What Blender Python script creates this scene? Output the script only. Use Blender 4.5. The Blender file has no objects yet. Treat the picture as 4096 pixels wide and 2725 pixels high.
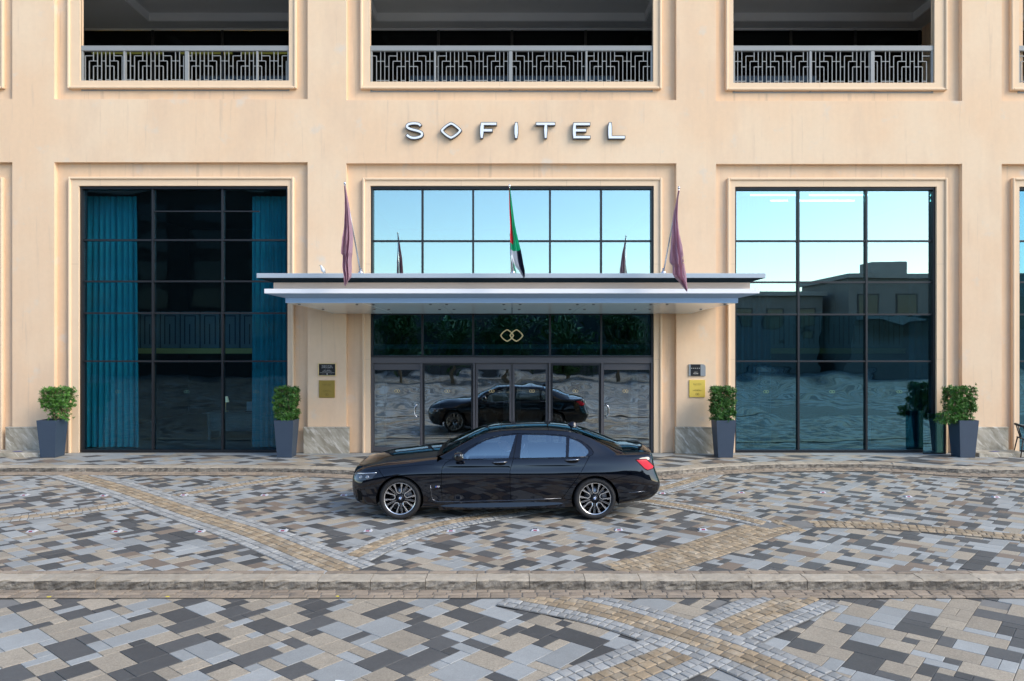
import bpy, bmesh, math, random
from mathutils import Vector, Matrix, geometry
from mathutils.bvhtree import BVHTree

PI = math.pi
SC = bpy.context.scene
COL = SC.collection

# ------------------------------------------------------------------ camera, light, exposure
CAM_Y, CAM_Z = -17.42, 2.97
cam_data = bpy.data.cameras.new('camera')
cam = bpy.data.objects.new('camera', cam_data)
COL.objects.link(cam)
cam.location = (0.0, CAM_Y, CAM_Z)
cam.rotation_euler = (PI / 2, 0, 0)
cam_data.sensor_width = 36.0
cam_data.lens = 24.0
cam_data.clip_start = 0.1
cam_data.clip_end = 2000
SC.camera = cam

SUN_DIR = Vector((0.92, -0.52, 0.78)).normalized()     # towards the sun
world = bpy.data.worlds.new('World')
SC.world = world
world.use_nodes = True
wn = world.node_tree.nodes
bg = wn['Background']
sky = wn.new('ShaderNodeTexSky')
sky.sky_type = 'NISHITA'
sky.sun_disc = False
sky.sun_elevation = math.asin(SUN_DIR.z)
sky.sun_rotation = math.atan2(SUN_DIR.x, SUN_DIR.y)
sky.air_density = 1.0
sky.dust_density = 0.6
sky.ozone_density = 1.6
world.node_tree.links.new(sky.outputs['Color'], bg.inputs['Color'])
bg.inputs['Strength'].default_value = 0.15

sun_data = bpy.data.lights.new('sun', 'SUN')
sun_data.energy = 1.5
sun_data.angle = math.radians(30)
sun_data.color = (1.0, 0.91, 0.78)
sun = bpy.data.objects.new('sun', sun_data)
COL.objects.link(sun)
sun.rotation_euler = SUN_DIR.to_track_quat('Z', 'Y').to_euler()
sun.location = (0, -10, 30)

SC.view_settings.view_transform = 'Standard'
SC.view_settings.look = 'None'
SC.view_settings.gamma = 1.0
SC.view_settings.use_curve_mapping = False
SC.view_settings.exposure = 1.14
SC.render.engine = 'CYCLES'
SC.cycles.transparent_max_bounces = 24
SC.cycles.max_bounces = 10

# ------------------------------------------------------------------ helpers
def tag(o, label=None, cat=None, group=None, kind=None):
    if label: o['label'] = label
    if cat: o['category'] = cat
    if group: o['group'] = group
    if kind: o['kind'] = kind
    return o

def empty(name, loc=(0, 0, 0), label=None, cat=None, group=None, rz=0.0):
    o = bpy.data.objects.new(name, None)
    o.empty_display_size = 0.2
    COL.objects.link(o)
    o.location = loc
    o.rotation_euler = (0, 0, rz)
    return tag(o, label, cat, group)

class MB:
    """collects vertices and faces of one mesh"""
    def __init__(s):
        s.v = []; s.f = []; s.m = []; s.sm = []
    def add(s, vs, fs, mi=0, smooth=False):
        b = len(s.v)
        s.v += [tuple(p) for p in vs]
        for f in fs:
            s.f.append([b + i for i in f]); s.m.append(mi); s.sm.append(smooth)
    def box(s, x0, x1, y0, y1, z0, z1, mi=0):
        s.add([(x0,y0,z0),(x1,y0,z0),(x1,y1,z0),(x0,y1,z0),(x0,y0,z1),(x1,y0,z1),(x1,y1,z1),(x0,y1,z1)],
              [(0,3,2,1),(4,5,6,7),(0,1,5,4),(1,2,6,5),(2,3,7,6),(3,0,4,7)], mi)
    def bbox(s, x0, x1, y0, y1, z0, z1, b=0.01, mi=0):
        """box with chamfered edges"""
        bm = bmesh.new()
        bmesh.ops.create_cube(bm, size=1.0)
        for v in bm.verts:
            v.co = Vector(((x0+x1)/2 + v.co.x*(x1-x0), (y0+y1)/2 + v.co.y*(y1-y0), (z0+z1)/2 + v.co.z*(z1-z0)))
        bmesh.ops.bevel(bm, geom=bm.edges[:], offset=b, segments=1, affect='EDGES')
        s.bm(bm, mi)
    def bm(s, bm, mi=0, smooth=False, M=None):
        bm.verts.index_update()
        vs = [(M @ v.co) if M else v.co.copy() for v in bm.verts]
        s.add(vs, [[v.index for v in f.verts] for f in bm.faces], mi, smooth)
        bm.free()
    def prism(s, poly, y0, y1, mi=0, axis='Y', smooth=False):
        """polygon (a, b) swept from y0 to y1; axis Y: (x, z) outline; Z: (x, y) outline; X: (y, z) outline"""
        n = len(poly)
        def P(a, b, c):
            return (a, c, b) if axis == 'Y' else ((a, b, c) if axis == 'Z' else (c, a, b))
        vs = [P(a, b, y0) for a, b in poly] + [P(a, b, y1) for a, b in poly]
        tris = geometry.tessellate_polygon([[Vector((a, b, 0)) for a, b in poly]])
        fs = [tuple(t) for t in tris] + [tuple(n + i for i in reversed(t)) for t in tris]
        s.add(vs, fs, mi)
        b = len(s.v) - 2 * n
        for i in range(n):
            j = (i + 1) % n
            s.f.append([b + i, b + j, b + n + j, b + n + i]); s.m.append(mi); s.sm.append(smooth)
    def tube(s, pts, r, n=8, mi=0, cap=True, smooth=True):
        pts = [Vector(p) for p in pts]
        rs = r if isinstance(r, (list, tuple)) else [r] * len(pts)
        rings = []
        up = None
        for i, p in enumerate(pts):
            d = (pts[min(i + 1, len(pts) - 1)] - pts[max(i - 1, 0)]).normalized()
            if up is None:
                up = Vector((0, 0, 1)) if abs(d.z) < 0.9 else Vector((1, 0, 0))
            a = d.cross(up).normalized(); b = a.cross(d).normalized(); up = b
            rings.append([p + rs[i] * (math.cos(2*PI*k/n) * a + math.sin(2*PI*k/n) * b) for k in range(n)])
        vs = [v for rg in rings for v in rg]
        fs = []
        for i in range(len(rings) - 1):
            for k in range(n):
                k2 = (k + 1) % n
                fs.append((i*n + k, i*n + k2, (i+1)*n + k2, (i+1)*n + k))
        s.add(vs, fs, mi, smooth)
        if cap:
            b = len(s.v) - len(vs)
            s.f.append([b + k for k in reversed(range(n))]); s.m.append(mi); s.sm.append(False)
            s.f.append([b + (len(rings)-1)*n + k for k in range(n)]); s.m.append(mi); s.sm.append(False)
    def lathe(s, prof, n=32, mi=0, M=None, smooth=True, closed=False):
        """profile (r, h) about the Z axis, moved by M"""
        vs = []
        for r, h in prof:
            for k in range(n):
                a = 2*PI*k/n
                p = Vector((r*math.cos(a), r*math.sin(a), h))
                vs.append(M @ p if M else p)
        fs = []
        m = len(prof)
        for i in range(m if closed else m - 1):
            i2 = (i + 1) % m
            for k in range(n):
                k2 = (k + 1) % n
                fs.append((i*n + k, i*n + k2, i2*n + k2, i2*n + k))
        s.add(vs, fs, mi, smooth)
    def build(s, name, mats, parent=None, loc=None):
        me = bpy.data.meshes.new(name)
        me.from_pydata(s.v, [], s.f)
        for m in (mats if isinstance(mats, (list, tuple)) else [mats]):
            me.materials.append(m)
        me.polygons.foreach_set('material_index', s.m)
        me.polygons.foreach_set('use_smooth', s.sm)
        me.update()
        o = bpy.data.objects.new(name, me)
        COL.objects.link(o)
        if loc: o.location = loc
        if parent: o.parent = parent
        return o

def box_obj(name, b, m, parent=None, bev=0.0):
    q = MB()
    if bev: q.bbox(*b, b=bev)
    else: q.box(*b)
    return q.build(name, m, parent)

def place(me, name, parent=None, loc=(0, 0, 0), rot=(0, 0, 0), scale=None):
    o = bpy.data.objects.new(name, me)
    COL.objects.link(o)
    o.location = loc; o.rotation_euler = rot
    if scale: o.scale = scale
    if parent: o.parent = parent
    return o

def copy_tree(o, parent=None):
    c = o.copy()
    COL.objects.link(c)
    if parent: c.parent = parent
    for ch in o.children:
        copy_tree(ch, c)
    return c

def pchip(xs, ys):
    n = len(xs)
    h = [xs[i+1]-xs[i] for i in range(n-1)]
    d = [(ys[i+1]-ys[i])/h[i] for i in range(n-1)]
    m = [d[0]] + [0.0]*(n-2) + [d[-1]]
    for i in range(1, n-1):
        if d[i-1]*d[i] > 0:
            w1 = 2*h[i]+h[i-1]; w2 = h[i]+2*h[i-1]
            m[i] = (w1+w2)/(w1/d[i-1]+w2/d[i])
    def f(x):
        if x <= xs[0]: return ys[0]
        if x >= xs[-1]: return ys[-1]
        i = 0
        while x > xs[i+1]: i += 1
        t = (x-xs[i])/h[i]
        return ((1+2*t)*(1-t)**2*ys[i] + t*(1-t)**2*h[i]*m[i] + t*t*(3-2*t)*ys[i+1] + t*t*(t-1)*h[i]*m[i+1])
    return f

def resample(pts, step):
    """even points along a polyline"""
    pts = [Vector(p) for p in pts]
    out = [pts[0]]; left = step
    for a, b in zip(pts, pts[1:]):
        L = (b - a).length; t = 0.0
        while L - t >= left:
            t += left; out.append(a + (b - a) * (t / L)); left = step
        left -= (L - t)
    return out

def smooth_line(pts, n=8):
    """Catmull-Rom through 2-D or 3-D points"""
    P = [Vector(p) for p in pts]
    P = [P[0]*2 - P[1]] + P + [P[-1]*2 - P[-2]]
    out = []
    for i in range(1, len(P) - 2):
        for k in range(n):
            t = k / n
            out.append(0.5*((2*P[i]) + (P[i+1]-P[i-1])*t + (2*P[i-1]-5*P[i]+4*P[i+1]-P[i+2])*t*t + (3*P[i]-P[i-1]-3*P[i+1]+P[i+2])*t**3))
    out.append(P[-2])
    return out

def inset_poly(poly, d):
    """move each side of a closed (x, z) outline inwards by d (outwards if negative)"""
    n = len(poly)
    area = sum(poly[i][0]*poly[(i+1)%n][1] - poly[(i+1)%n][0]*poly[i][1] for i in range(n))
    sg = 1.0 if area > 0 else -1.0
    out = []
    for i in range(n):
        p0 = Vector(poly[i-1]); p1 = Vector(poly[i]); p2 = Vector(poly[(i+1)%n])
        e1 = (p1-p0).normalized(); e2 = (p2-p1).normalized()
        n1 = Vector((-e1.y, e1.x))*sg; n2 = Vector((-e2.y, e2.x))*sg
        b = n1+n2
        if b.length < 1e-6: b = n1.copy()
        b.normalize()
        c = max(b.dot(n1), 0.45)
        q = p1 + b*(d/c)
        out.append((q.x, q.y))
    return out

# ------------------------------------------------------------------ materials
def _mat(name):
    m = bpy.data.materials.new(name)
    m.use_nodes = True
    nt = m.node_tree
    return m, nt, nt.nodes, nt.links, nt.nodes['Principled BSDF']

def _noise(nt, pos, scale, detail=3.0, rough=0.55, stretch=None):
    n = nt.nodes.new('ShaderNodeTexNoise')
    n.inputs['Scale'].default_value = scale
    n.inputs['Detail'].default_value = detail
    n.inputs['Roughness'].default_value = rough
    src = pos
    if stretch:
        if len(stretch) > 3:
            m0 = nt.nodes.new('ShaderNodeMapping'); m0.inputs['Rotation'].default_value = (0, math.radians(stretch[3]), 0)
            nt.links.new(pos, m0.inputs['Vector']); pos = m0.outputs['Vector']
        mp = nt.nodes.new('ShaderNodeMapping')
        mp.inputs['Scale'].default_value = stretch[:3]
        nt.links.new(pos, mp.inputs['Vector']); src = mp.outputs['Vector']
    nt.links.new(src, n.inputs['Vector'])
    return n.outputs['Fac']

def _math(nt, op, a, b=None, clamp=False):
    n = nt.nodes.new('ShaderNodeMath'); n.operation = op; n.use_clamp = clamp
    for i, x in enumerate((a, b)):
        if x is None: continue
        if isinstance(x, (int, float)): n.inputs[i].default_value = x
        else: nt.links.new(x, n.inputs[i])
    return n.outputs[0]

def _ramp(nt, fac, lo, hi):
    n = nt.nodes.new('ShaderNodeMapRange')
    nt.links.new(fac, n.inputs['Value'])
    n.inputs['From Min'].default_value = lo; n.inputs['From Max'].default_value = hi
    return n.outputs['Result']

def _mix(nt, fac, a, b):
    n = nt.nodes.new('ShaderNodeMix'); n.data_type = 'RGBA'
    if isinstance(fac, (int, float)): n.inputs[0].default_value = fac
    else: nt.links.new(fac, n.inputs[0])
    for i, x in ((6, a), (7, b)):
        if isinstance(x, (tuple, list)): n.inputs[i].default_value = (*x[:3], 1)
        else: nt.links.new(x, n.inputs[i])
    return n.outputs[2]

def pmat(name, col, rough=0.6, metal=0.0, noises=(), layers=(), rnd=0.0, bump=None, spec=0.5, coat=0.0, rough_var=0.0, island=False, translucent=0.0):
    """Principled material; noises = [(scale, amount, stretch)], layers = [(colour, scale, lo, hi, stretch)], rnd = variation from piece to piece"""
    m, nt, N, L, P = _mat(name)
    geo = N.new('ShaderNodeNewGeometry')
    pos = geo.outputs['Position']
    c = (*col, 1)
    val = None
    cur = None
    for lay in layers:
        lc, sc, lo, hi = lay[:4]
        f = _noise(nt, pos, sc, 4.0, 0.6, lay[4] if len(lay) > 4 else None)
        f = _ramp(nt, f, lo, hi)
        cur = _mix(nt, f, cur if cur is not None else col, lc)
    for nz in noises:
        f = _noise(nt, pos, nz[0], 4.0, 0.6, nz[2] if len(nz) > 2 else None)
        v = _math(nt, 'ADD', _math(nt, 'MULTIPLY', _math(nt, 'SUBTRACT', f, 0.5), 2.0*nz[1]), 1.0)
        val = v if val is None else _math(nt, 'MULTIPLY', val, v)
    if rnd:
        oi = N.new('ShaderNodeObjectInfo')
        r = oi.outputs['Random']
        if island: r = _math(nt, 'FRACT', _math(nt, 'ADD', r, geo.outputs['Random Per Island']))
        v = _math(nt, 'ADD', _math(nt, 'MULTIPLY', _math(nt, 'SUBTRACT', r, 0.5), 2.0*rnd), 1.0)
        val = v if val is None else _math(nt, 'MULTIPLY', val, v)
    if val is not None:
        s = N.new('ShaderNodeVectorMath'); s.operation = 'SCALE'
        if cur is None: s.inputs[0].default_value = col[:3]
        else: L.new(cur, s.inputs[0])
        L.new(val, s.inputs['Scale'])
        cur = s.outputs[0]
    if cur is None: P.inputs['Base Color'].default_value = c
    else: L.new(cur, P.inputs['Base Color'])
    P.inputs['Roughness'].default_value = rough
    if rough_var:
        f = _noise(nt, pos, 6.0, 3.0)
        L.new(_math(nt, 'ADD', _math(nt, 'MULTIPLY', _math(nt, 'SUBTRACT', f, 0.5), 2*rough_var), rough, True), P.inputs['Roughness'])
    P.inputs['Metallic'].default_value = metal
    P.inputs['Specular IOR Level'].default_value = spec
    P.inputs['Coat Weight'].default_value = coat
    P.inputs['Coat Roughness'].default_value = 0.03
    if coat == 1.0: P.inputs['Coat IOR'].default_value = 1.64
    if bump:
        b = N.new('ShaderNodeBump')
        b.inputs['Strength'].default_value = bump[1]
        b.inputs['Distance'].default_value = bump[2] if len(bump) > 2 else 0.01
        L.new(_noise(nt, pos, bump[0], 4.0, 0.6), b.inputs['Height'])
        L.new(b.outputs['Normal'], P.inputs['Normal'])
    if translucent:
        t = N.new('ShaderNodeBsdfTranslucent'); mx = N.new('ShaderNodeMixShader'); mx.inputs['Fac'].default_value = translucent
        if cur is None: t.inputs['Color'].default_value = c
        else: L.new(cur, t.inputs['Color'])
        L.new(P.outputs[0], mx.inputs[1]); L.new(t.outputs[0], mx.inputs[2]); L.new(mx.outputs[0], N['Material Output'].inputs['Surface'])
    return m

def glass_mat(name, tint, refl, mirror, wob=0.0, rough=0.0, wscale=0.9, edge=0.35):
    """coated pane: tinted see-through body and a mirror-like coating"""
    m, nt, N, L, P = _mat(name)
    N.remove(P)
    out = N['Material Output']
    tr = N.new('ShaderNodeBsdfTransparent'); tr.inputs['Color'].default_value = (*tint, 1)
    gl = N.new('ShaderNodeBsdfGlossy'); gl.inputs['Color'].default_value = (*refl, 1); gl.inputs['Roughness'].default_value = rough
    mx = N.new('ShaderNodeMixShader')
    lw = N.new('ShaderNodeLayerWeight'); lw.inputs['Blend'].default_value = 0.25
    L.new(_math(nt, 'ADD', _math(nt, 'MULTIPLY', lw.outputs['Fresnel'], edge), mirror, True), mx.inputs['Fac'])
    L.new(tr.outputs[0], mx.inputs[1]); L.new(gl.outputs[0], mx.inputs[2])
    L.new(mx.outputs[0], out.inputs['Surface'])
    if wob:
        geo = N.new('ShaderNodeNewGeometry')
        b = N.new('ShaderNodeBump'); b.inputs['Strength'].default_value = 1.0; b.inputs['Distance'].default_value = wob
        L.new(_noise(nt, geo.outputs['Position'], wscale, 1.0, 0.4, (1.0, 1.0, 1.6)), b.inputs['Height'])
        L.new(b.outputs['Normal'], gl.inputs['Normal'])
    return m

def emit_mat(name, col, strength):
    m, nt, N, L, P = _mat(name)
    P.inputs['Base Color'].default_value = (*col, 1)
    P.inputs['Emission Color'].default_value = (*col, 1)
    P.inputs['Emission Strength'].default_value = strength
    return m

M = {}
M['stucco'] = pmat('stucco', (0.79, 0.558, 0.362), 0.9, layers=[((0.80, 0.605, 0.415), 0.35, 0.42, 0.62), ((0.70, 0.505, 0.345), 0.8, 0.52, 0.80, (1, 1, 0.35)), ((0.72, 0.59, 0.46), 1.7, 0.60, 0.74), ((0.62, 0.455, 0.32), 2.6, 0.60, 0.82, (2.5, 1, 0.16))],
                   noises=[(9.0, 0.05), (60.0, 0.03), (2.2, 0.04, (3.0, 1, 0.25))], bump=(90.0, 0.25, 0.004), spec=0.2)
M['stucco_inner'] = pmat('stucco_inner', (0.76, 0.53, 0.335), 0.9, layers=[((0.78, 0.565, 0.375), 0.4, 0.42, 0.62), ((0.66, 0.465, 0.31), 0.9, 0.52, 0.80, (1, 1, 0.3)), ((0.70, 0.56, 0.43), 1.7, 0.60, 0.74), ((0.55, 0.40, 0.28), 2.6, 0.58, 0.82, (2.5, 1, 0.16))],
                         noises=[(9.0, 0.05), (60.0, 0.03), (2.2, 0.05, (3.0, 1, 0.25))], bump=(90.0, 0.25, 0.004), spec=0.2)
M['cast_stone'] = pmat('cast_stone', (0.79, 0.585, 0.39), 0.8, noises=[(3.0, 0.05), (30.0, 0.03)], bump=(60.0, 0.15, 0.003), spec=0.25)
M['travertine'] = pmat('travertine', (0.47, 0.42, 0.33), 0.45, layers=[((0.30, 0.26, 0.19), 2.6, 0.40, 0.62, (0.8, 1, 2.4, -48)), ((0.64, 0.59, 0.50), 5.0, 0.53, 0.66, (0.6, 1, 3.0, -48)), ((0.13, 0.11, 0.08), 26.0, 0.64, 0.70, (0.8, 1, 1.5, -48))],
                       noises=[(20.0, 0.10)], bump=(34.0, 0.4, 0.006))
M['dark_frame'] = pmat('dark_frame', (0.020, 0.021, 0.024), 0.4, metal=0.2)
M['bronze_frame'] = pmat('bronze_frame', (0.105, 0.10, 0.105), 0.45, metal=0.3, noises=[(8.0, 0.04)])
M['steel'] = pmat('steel', (0.72, 0.72, 0.74), 0.18, metal=1.0)
M['rail_paint'] = pmat('rail_paint', (0.27, 0.275, 0.265), 0.45, noises=[(4.0, 0.06)])
M['pane_dark'] = glass_mat('pane_dark', (0.68, 0.88, 0.95), (0.62, 0.85, 0.92), 0.035, 0.0035)
M['pane_mirror'] = glass_mat('pane_mirror', (0.35, 0.62, 0.70), (0.42, 0.80, 0.90), 0.25, 0.0085)
M['pane_sky'] = glass_mat('pane_sky', (0.35, 0.62, 0.70), (0.78, 0.94, 0.88), 0.47, 0.0008)
M['pane_door'] = glass_mat('pane_door', (0.72, 0.80, 0.82), (0.88, 0.95, 0.97), 0.32, 0.003, wscale=1.6)
M['balcony_glass'] = glass_mat('balcony_glass', (0.10, 0.13, 0.14), (0.6, 0.65, 0.65), 0.04)
M['gold'] = pmat('gold', (0.78, 0.60, 0.30), 0.35, metal=0.6)
M['gold_decal'] = pmat('gold_decal', (0.72, 0.55, 0.26), 0.5)
M['decal_dark'] = pmat('decal_dark', (0.05, 0.12, 0.10), 0.5)
M['decal_green'] = pmat('decal_green', (0.16, 0.30, 0.16), 0.5)
M['letter_side'] = pmat('letter_side', (0.055, 0.058, 0.062), 0.5, metal=0.2)
M['letter_face'] = pmat('letter_face', (0.80, 0.83, 0.86), 0.35)
M['plate_edge'] = pmat('plate_edge', (0.43, 0.49, 0.54), 0.35, noises=[(1.5, 0.05)])
M['plate_under'] = pmat('plate_under', (0.003, 0.018, 0.028), 0.7, spec=0.1)
M['canopy_beige'] = pmat('canopy_beige', (0.80, 0.63, 0.50), 0.7, noises=[(2.0, 0.04)])
M['canopy_white'] = pmat('canopy_white', (0.86, 0.86, 0.86), 0.4, noises=[(2.0, 0.02)])
M['canopy_blue'] = pmat('canopy_blue', (0.33, 0.47, 0.64), 0.55, noises=[(2.0, 0.04)])
M['soffit_glass'] = pmat('soffit_glass', (0.84, 0.94, 0.94), 0.22, noises=[(1.2, 0.08)], coat=0.5)
M['mauve'] = pmat('mauve', (0.56, 0.36, 0.44), 0.42, noises=[(14.0, 0.06)], translucent=0.5)
M['flag_red'] = pmat('flag_red', (0.75, 0.03, 0.05), 0.55, translucent=0.3)
M['flag_green'] = pmat('flag_green', (0.012, 0.48, 0.23), 0.55, translucent=0.3)
M['flag_white'] = pmat('flag_white', (0.80, 0.82, 0.86), 0.6, translucent=0.3)
M['flag_black'] = pmat('flag_black', (0.020, 0.020, 0.045), 0.6)
M['pot'] = pmat('pot', (0.042, 0.064, 0.098), 0.5, noises=[(6.0, 0.08), (60.0, 0.04)])
M['soil'] = pmat('soil', (0.03, 0.02, 0.014), 0.95, noises=[(40.0, 0.4)])
M['leaf'] = pmat('leaf', (0.068, 0.185, 0.024), 0.45, noises=[(16.0, 0.45)], rnd=0.35, island=True)
M['leaf_dark'] = pmat('leaf_dark', (0.055, 0.160, 0.024), 0.45, noises=[(12.0, 0.4)], rnd=0.35, island=True)
M['tree_leaf'] = pmat('tree_leaf', (0.035, 0.085, 0.015), 0.6, noises=[(0.8, 0.4)], rnd=0.5, island=True)
M['bark'] = pmat('bark', (0.20, 0.15, 0.10), 0.9, noises=[(20.0, 0.3)], bump=(30.0, 0.5))
M['brass_plate'] = pmat('brass_plate', (0.42, 0.29, 0.065), 0.38, metal=0.55, noises=[(5.0, 0.12)])
M['yellow_plate'] = pmat('yellow_plate', (0.80, 0.59, 0.11), 0.38, metal=0.3, noises=[(5.0, 0.06)])
M['engrave'] = pmat('engrave', (0.16, 0.10, 0.02), 0.6)
M['plaque_black'] = pmat('plaque_black', (0.010, 0.010, 0.010), 0.35)
M['plaque_text'] = pmat('plaque_text', (0.62, 0.60, 0.55), 0.5)
M['plaque_grey'] = pmat('plaque_grey', (0.30, 0.32, 0.33), 0.4, metal=0.3)
M['curtain'] = pmat('curtain', (0.004, 0.175, 0.200), 0.85, noises=[(7.0, 0.18, (4, 1, 0.1)), (60.0, 0.05)])
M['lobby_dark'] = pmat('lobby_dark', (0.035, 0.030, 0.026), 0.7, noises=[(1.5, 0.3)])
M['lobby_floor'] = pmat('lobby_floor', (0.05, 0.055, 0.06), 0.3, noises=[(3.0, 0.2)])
M['lobby_pale'] = pmat('lobby_pale', (0.42, 0.43, 0.42), 0.6)
M['lobby_grey'] = pmat('lobby_grey', (0.20, 0.205, 0.20), 0.6)
M['lobby_slab'] = pmat('lobby_slab', (0.62, 0.40, 0.12), 0.6)
M['ceiling'] = pmat('ceiling', (0.60, 0.60, 0.59), 0.9, noises=[(0.8, 0.06)])
M['ceiling_light'] = pmat('ceiling_light', (0.80, 0.80, 0.79), 0.9, noises=[(0.8, 0.06)])
M['lamp_white'] = emit_mat('lamp_white', (1.0, 0.97, 0.92), 9.0)
M['lamp_warm'] = emit_mat('lamp_warm', (1.0, 0.62, 0.10), 4.0)
M['black_cloth'] = pmat('black_cloth', (0.018, 0.020, 0.024), 0.8)
M['seat_green'] = pmat('seat_green', (0.016, 0.028, 0.028), 0.8)
M['black_plastic'] = pmat('black_plastic', (0.012, 0.012, 0.013), 0.45)
M['screen'] = pmat('screen', (0.002, 0.002, 0.002), 0.25)

# paving stones
M['granite_dark'] = pmat('granite_dark', (0.084, 0.083, 0.079), 0.62, noises=[(160.0, 0.45), (55.0, 0.25), (1.3, 0.22), (14.0, 0.14), (0.5, 0.2)], rnd=0.22, island=True, bump=(180.0, 0.25, 0.002), rough_var=0.12)
M['granite_grey'] = pmat('granite_grey', (0.315, 0.322, 0.308), 0.62, noises=[(170.0, 0.32), (60.0, 0.22), (1.1, 0.2), (12.0, 0.12), (0.5, 0.16)], rnd=0.14, island=True, bump=(180.0, 0.25, 0.002), rough_var=0.12)
M['granite_beige'] = pmat('granite_beige', (0.335, 0.285, 0.215), 0.68, noises=[(110.0, 0.5), (48.0, 0.38), (1.2, 0.18), (12.0, 0.14), (0.5, 0.16)], rnd=0.13, island=True, bump=(140.0, 0.35, 0.003), rough_var=0.1)
M['granite_brown'] = pmat('granite_brown', (0.200, 0.155, 0.115), 0.68, noises=[(120.0, 0.45), (1.2, 0.18), (12.0, 0.14), (0.5, 0.16)], rnd=0.16, island=True, bump=(140.0, 0.35, 0.003), rough_var=0.1)
M['sett_white'] = pmat('sett_white', (0.315, 0.312, 0.292), 0.7, noises=[(45.0, 0.22), (9.0, 0.14)], rnd=0.22, island=True, bump=(60.0, 0.5, 0.006))
M['sett_gold'] = pmat('sett_gold', (0.315, 0.235, 0.145), 0.75, layers=[((0.36, 0.295, 0.21), 6.0, 0.45, 0.65)], noises=[(45.0, 0.25), (9.0, 0.16)], rnd=0.26, island=True, bump=(60.0, 0.5, 0.006))
M['sett_brown'] = pmat('sett_brown', (0.30, 0.235, 0.170), 0.78, layers=[((0.20, 0.165, 0.13), 5.0, 0.5, 0.7, (0.5, 1, 1))], noises=[(45.0, 0.25), (9.0, 0.16)], rnd=0.2, island=True, bump=(60.0, 0.5, 0.006))
M['mortar'] = pmat('mortar', (0.185, 0.178, 0.162), 0.9, noises=[(40.0, 0.2), (3.0, 0.2)])
M['mortar_dark'] = pmat('mortar_dark', (0.135, 0.130, 0.118), 0.9, noises=[(40.0, 0.2), (3.0, 0.2)])
def paved_mat(name):
    """far paving: cells of several stone colours, too far off to build one by one"""
    m, nt, N, L, P = _mat(name)
    geo = N.new('ShaderNodeNewGeometry')
    mp = N.new('ShaderNodeMapping'); mp.inputs['Rotation'].default_value = (0, 0, 0.6); mp.inputs['Scale'].default_value = (2.6, 3.6, 1)
    L.new(geo.outputs['Position'], mp.inputs['Vector'])
    v = N.new('ShaderNodeTexVoronoi'); v.distance = 'CHEBYCHEV'; v.inputs['Scale'].default_value = 1.0
    L.new(mp.outputs['Vector'], v.inputs['Vector'])
    sp = N.new('ShaderNodeSeparateColor'); L.new(v.outputs['Color'], sp.inputs[0])
    r = N.new('ShaderNodeValToRGB'); r.color_ramp.interpolation = 'CONSTANT'
    e = r.color_ramp.elements
    e[0].position = 0.0; e[0].color = (0.070, 0.075, 0.076, 1); e[1].position = 0.32; e[1].color = (0.27, 0.295, 0.30, 1)
    for p, c in ((0.62, (0.26, 0.23, 0.18, 1)), (0.92, (0.19, 0.15, 0.12, 1))):
        n = e.new(p); n.color = c
    L.new(sp.outputs[0], r.inputs['Fac']); L.new(r.outputs['Color'], P.inputs['Base Color'])
    P.inputs['Roughness'].default_value = 0.7
    return m
M['road_far'] = paved_mat('road_far')
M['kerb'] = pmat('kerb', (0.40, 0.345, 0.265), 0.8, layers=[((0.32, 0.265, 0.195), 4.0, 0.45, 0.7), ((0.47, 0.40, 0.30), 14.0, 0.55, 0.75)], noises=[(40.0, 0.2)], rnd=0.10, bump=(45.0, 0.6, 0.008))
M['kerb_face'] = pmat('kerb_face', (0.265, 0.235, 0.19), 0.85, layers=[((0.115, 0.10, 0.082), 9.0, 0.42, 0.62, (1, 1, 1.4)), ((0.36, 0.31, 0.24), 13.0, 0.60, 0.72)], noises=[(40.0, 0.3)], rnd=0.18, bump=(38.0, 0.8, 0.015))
M['stud_metal'] = pmat('stud_metal', (0.60, 0.60, 0.61), 0.35, metal=0.3)
M['stud_red'] = pmat('stud_red', (0.28, 0.03, 0.06), 0.25)
M['stud_panel'] = pmat('stud_panel', (0.015, 0.018, 0.03), 0.15)
M['white_paint'] = pmat('white_paint', (0.82, 0.83, 0.84), 0.7)
M['yellow_paint'] = pmat('yellow_paint', (0.72, 0.58, 0.04), 0.7)
M['blue_paint'] = pmat('blue_paint', (0.06, 0.08, 0.36), 0.7)
# car
M['car_paint'] = pmat('car_paint', (0.0014, 0.0022, 0.0055), 0.6, spec=0.0, coat=1.0)
M['car_black'] = pmat('car_black', (0.004, 0.004, 0.005), 0.25, spec=0.5, coat=0.6)
M['car_matte'] = pmat('car_matte', (0.004, 0.004, 0.004), 0.8, spec=0.2)
M['car_trim'] = pmat('car_trim', (0.004, 0.006, 0.014), 0.6, spec=0.0, coat=0.8)
M['chrome'] = pmat('chrome', (0.80, 0.81, 0.83), 0.10, metal=1.0)
M['dark_chrome'] = pmat('dark_chrome', (0.22, 0.23, 0.25), 0.16, metal=1.0)
M['tyre'] = pmat('tyre', (0.014, 0.014, 0.015), 0.75, noises=[(30.0, 0.15)])
M['rim_dark'] = pmat('rim_dark', (0.022, 0.024, 0.030), 0.3, metal=0.6)
M['rim_silver'] = pmat('rim_silver', (0.78, 0.77, 0.76), 0.22, metal=0.9)
M['disc'] = pmat('disc', (0.30, 0.30, 0.31), 0.35, metal=1.0)
M['caliper'] = pmat('caliper', (0.25, 0.25, 0.26), 0.4, metal=0.5)
M['badge_blue'] = pmat('badge_blue', (0.03, 0.20, 0.60), 0.3, coat=0.5)
M['badge_white'] = pmat('badge_white', (0.80, 0.81, 0.83), 0.3, coat=0.5)
M['badge_red'] = pmat('badge_red', (0.55, 0.03, 0.03), 0.3, coat=0.5)
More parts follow.
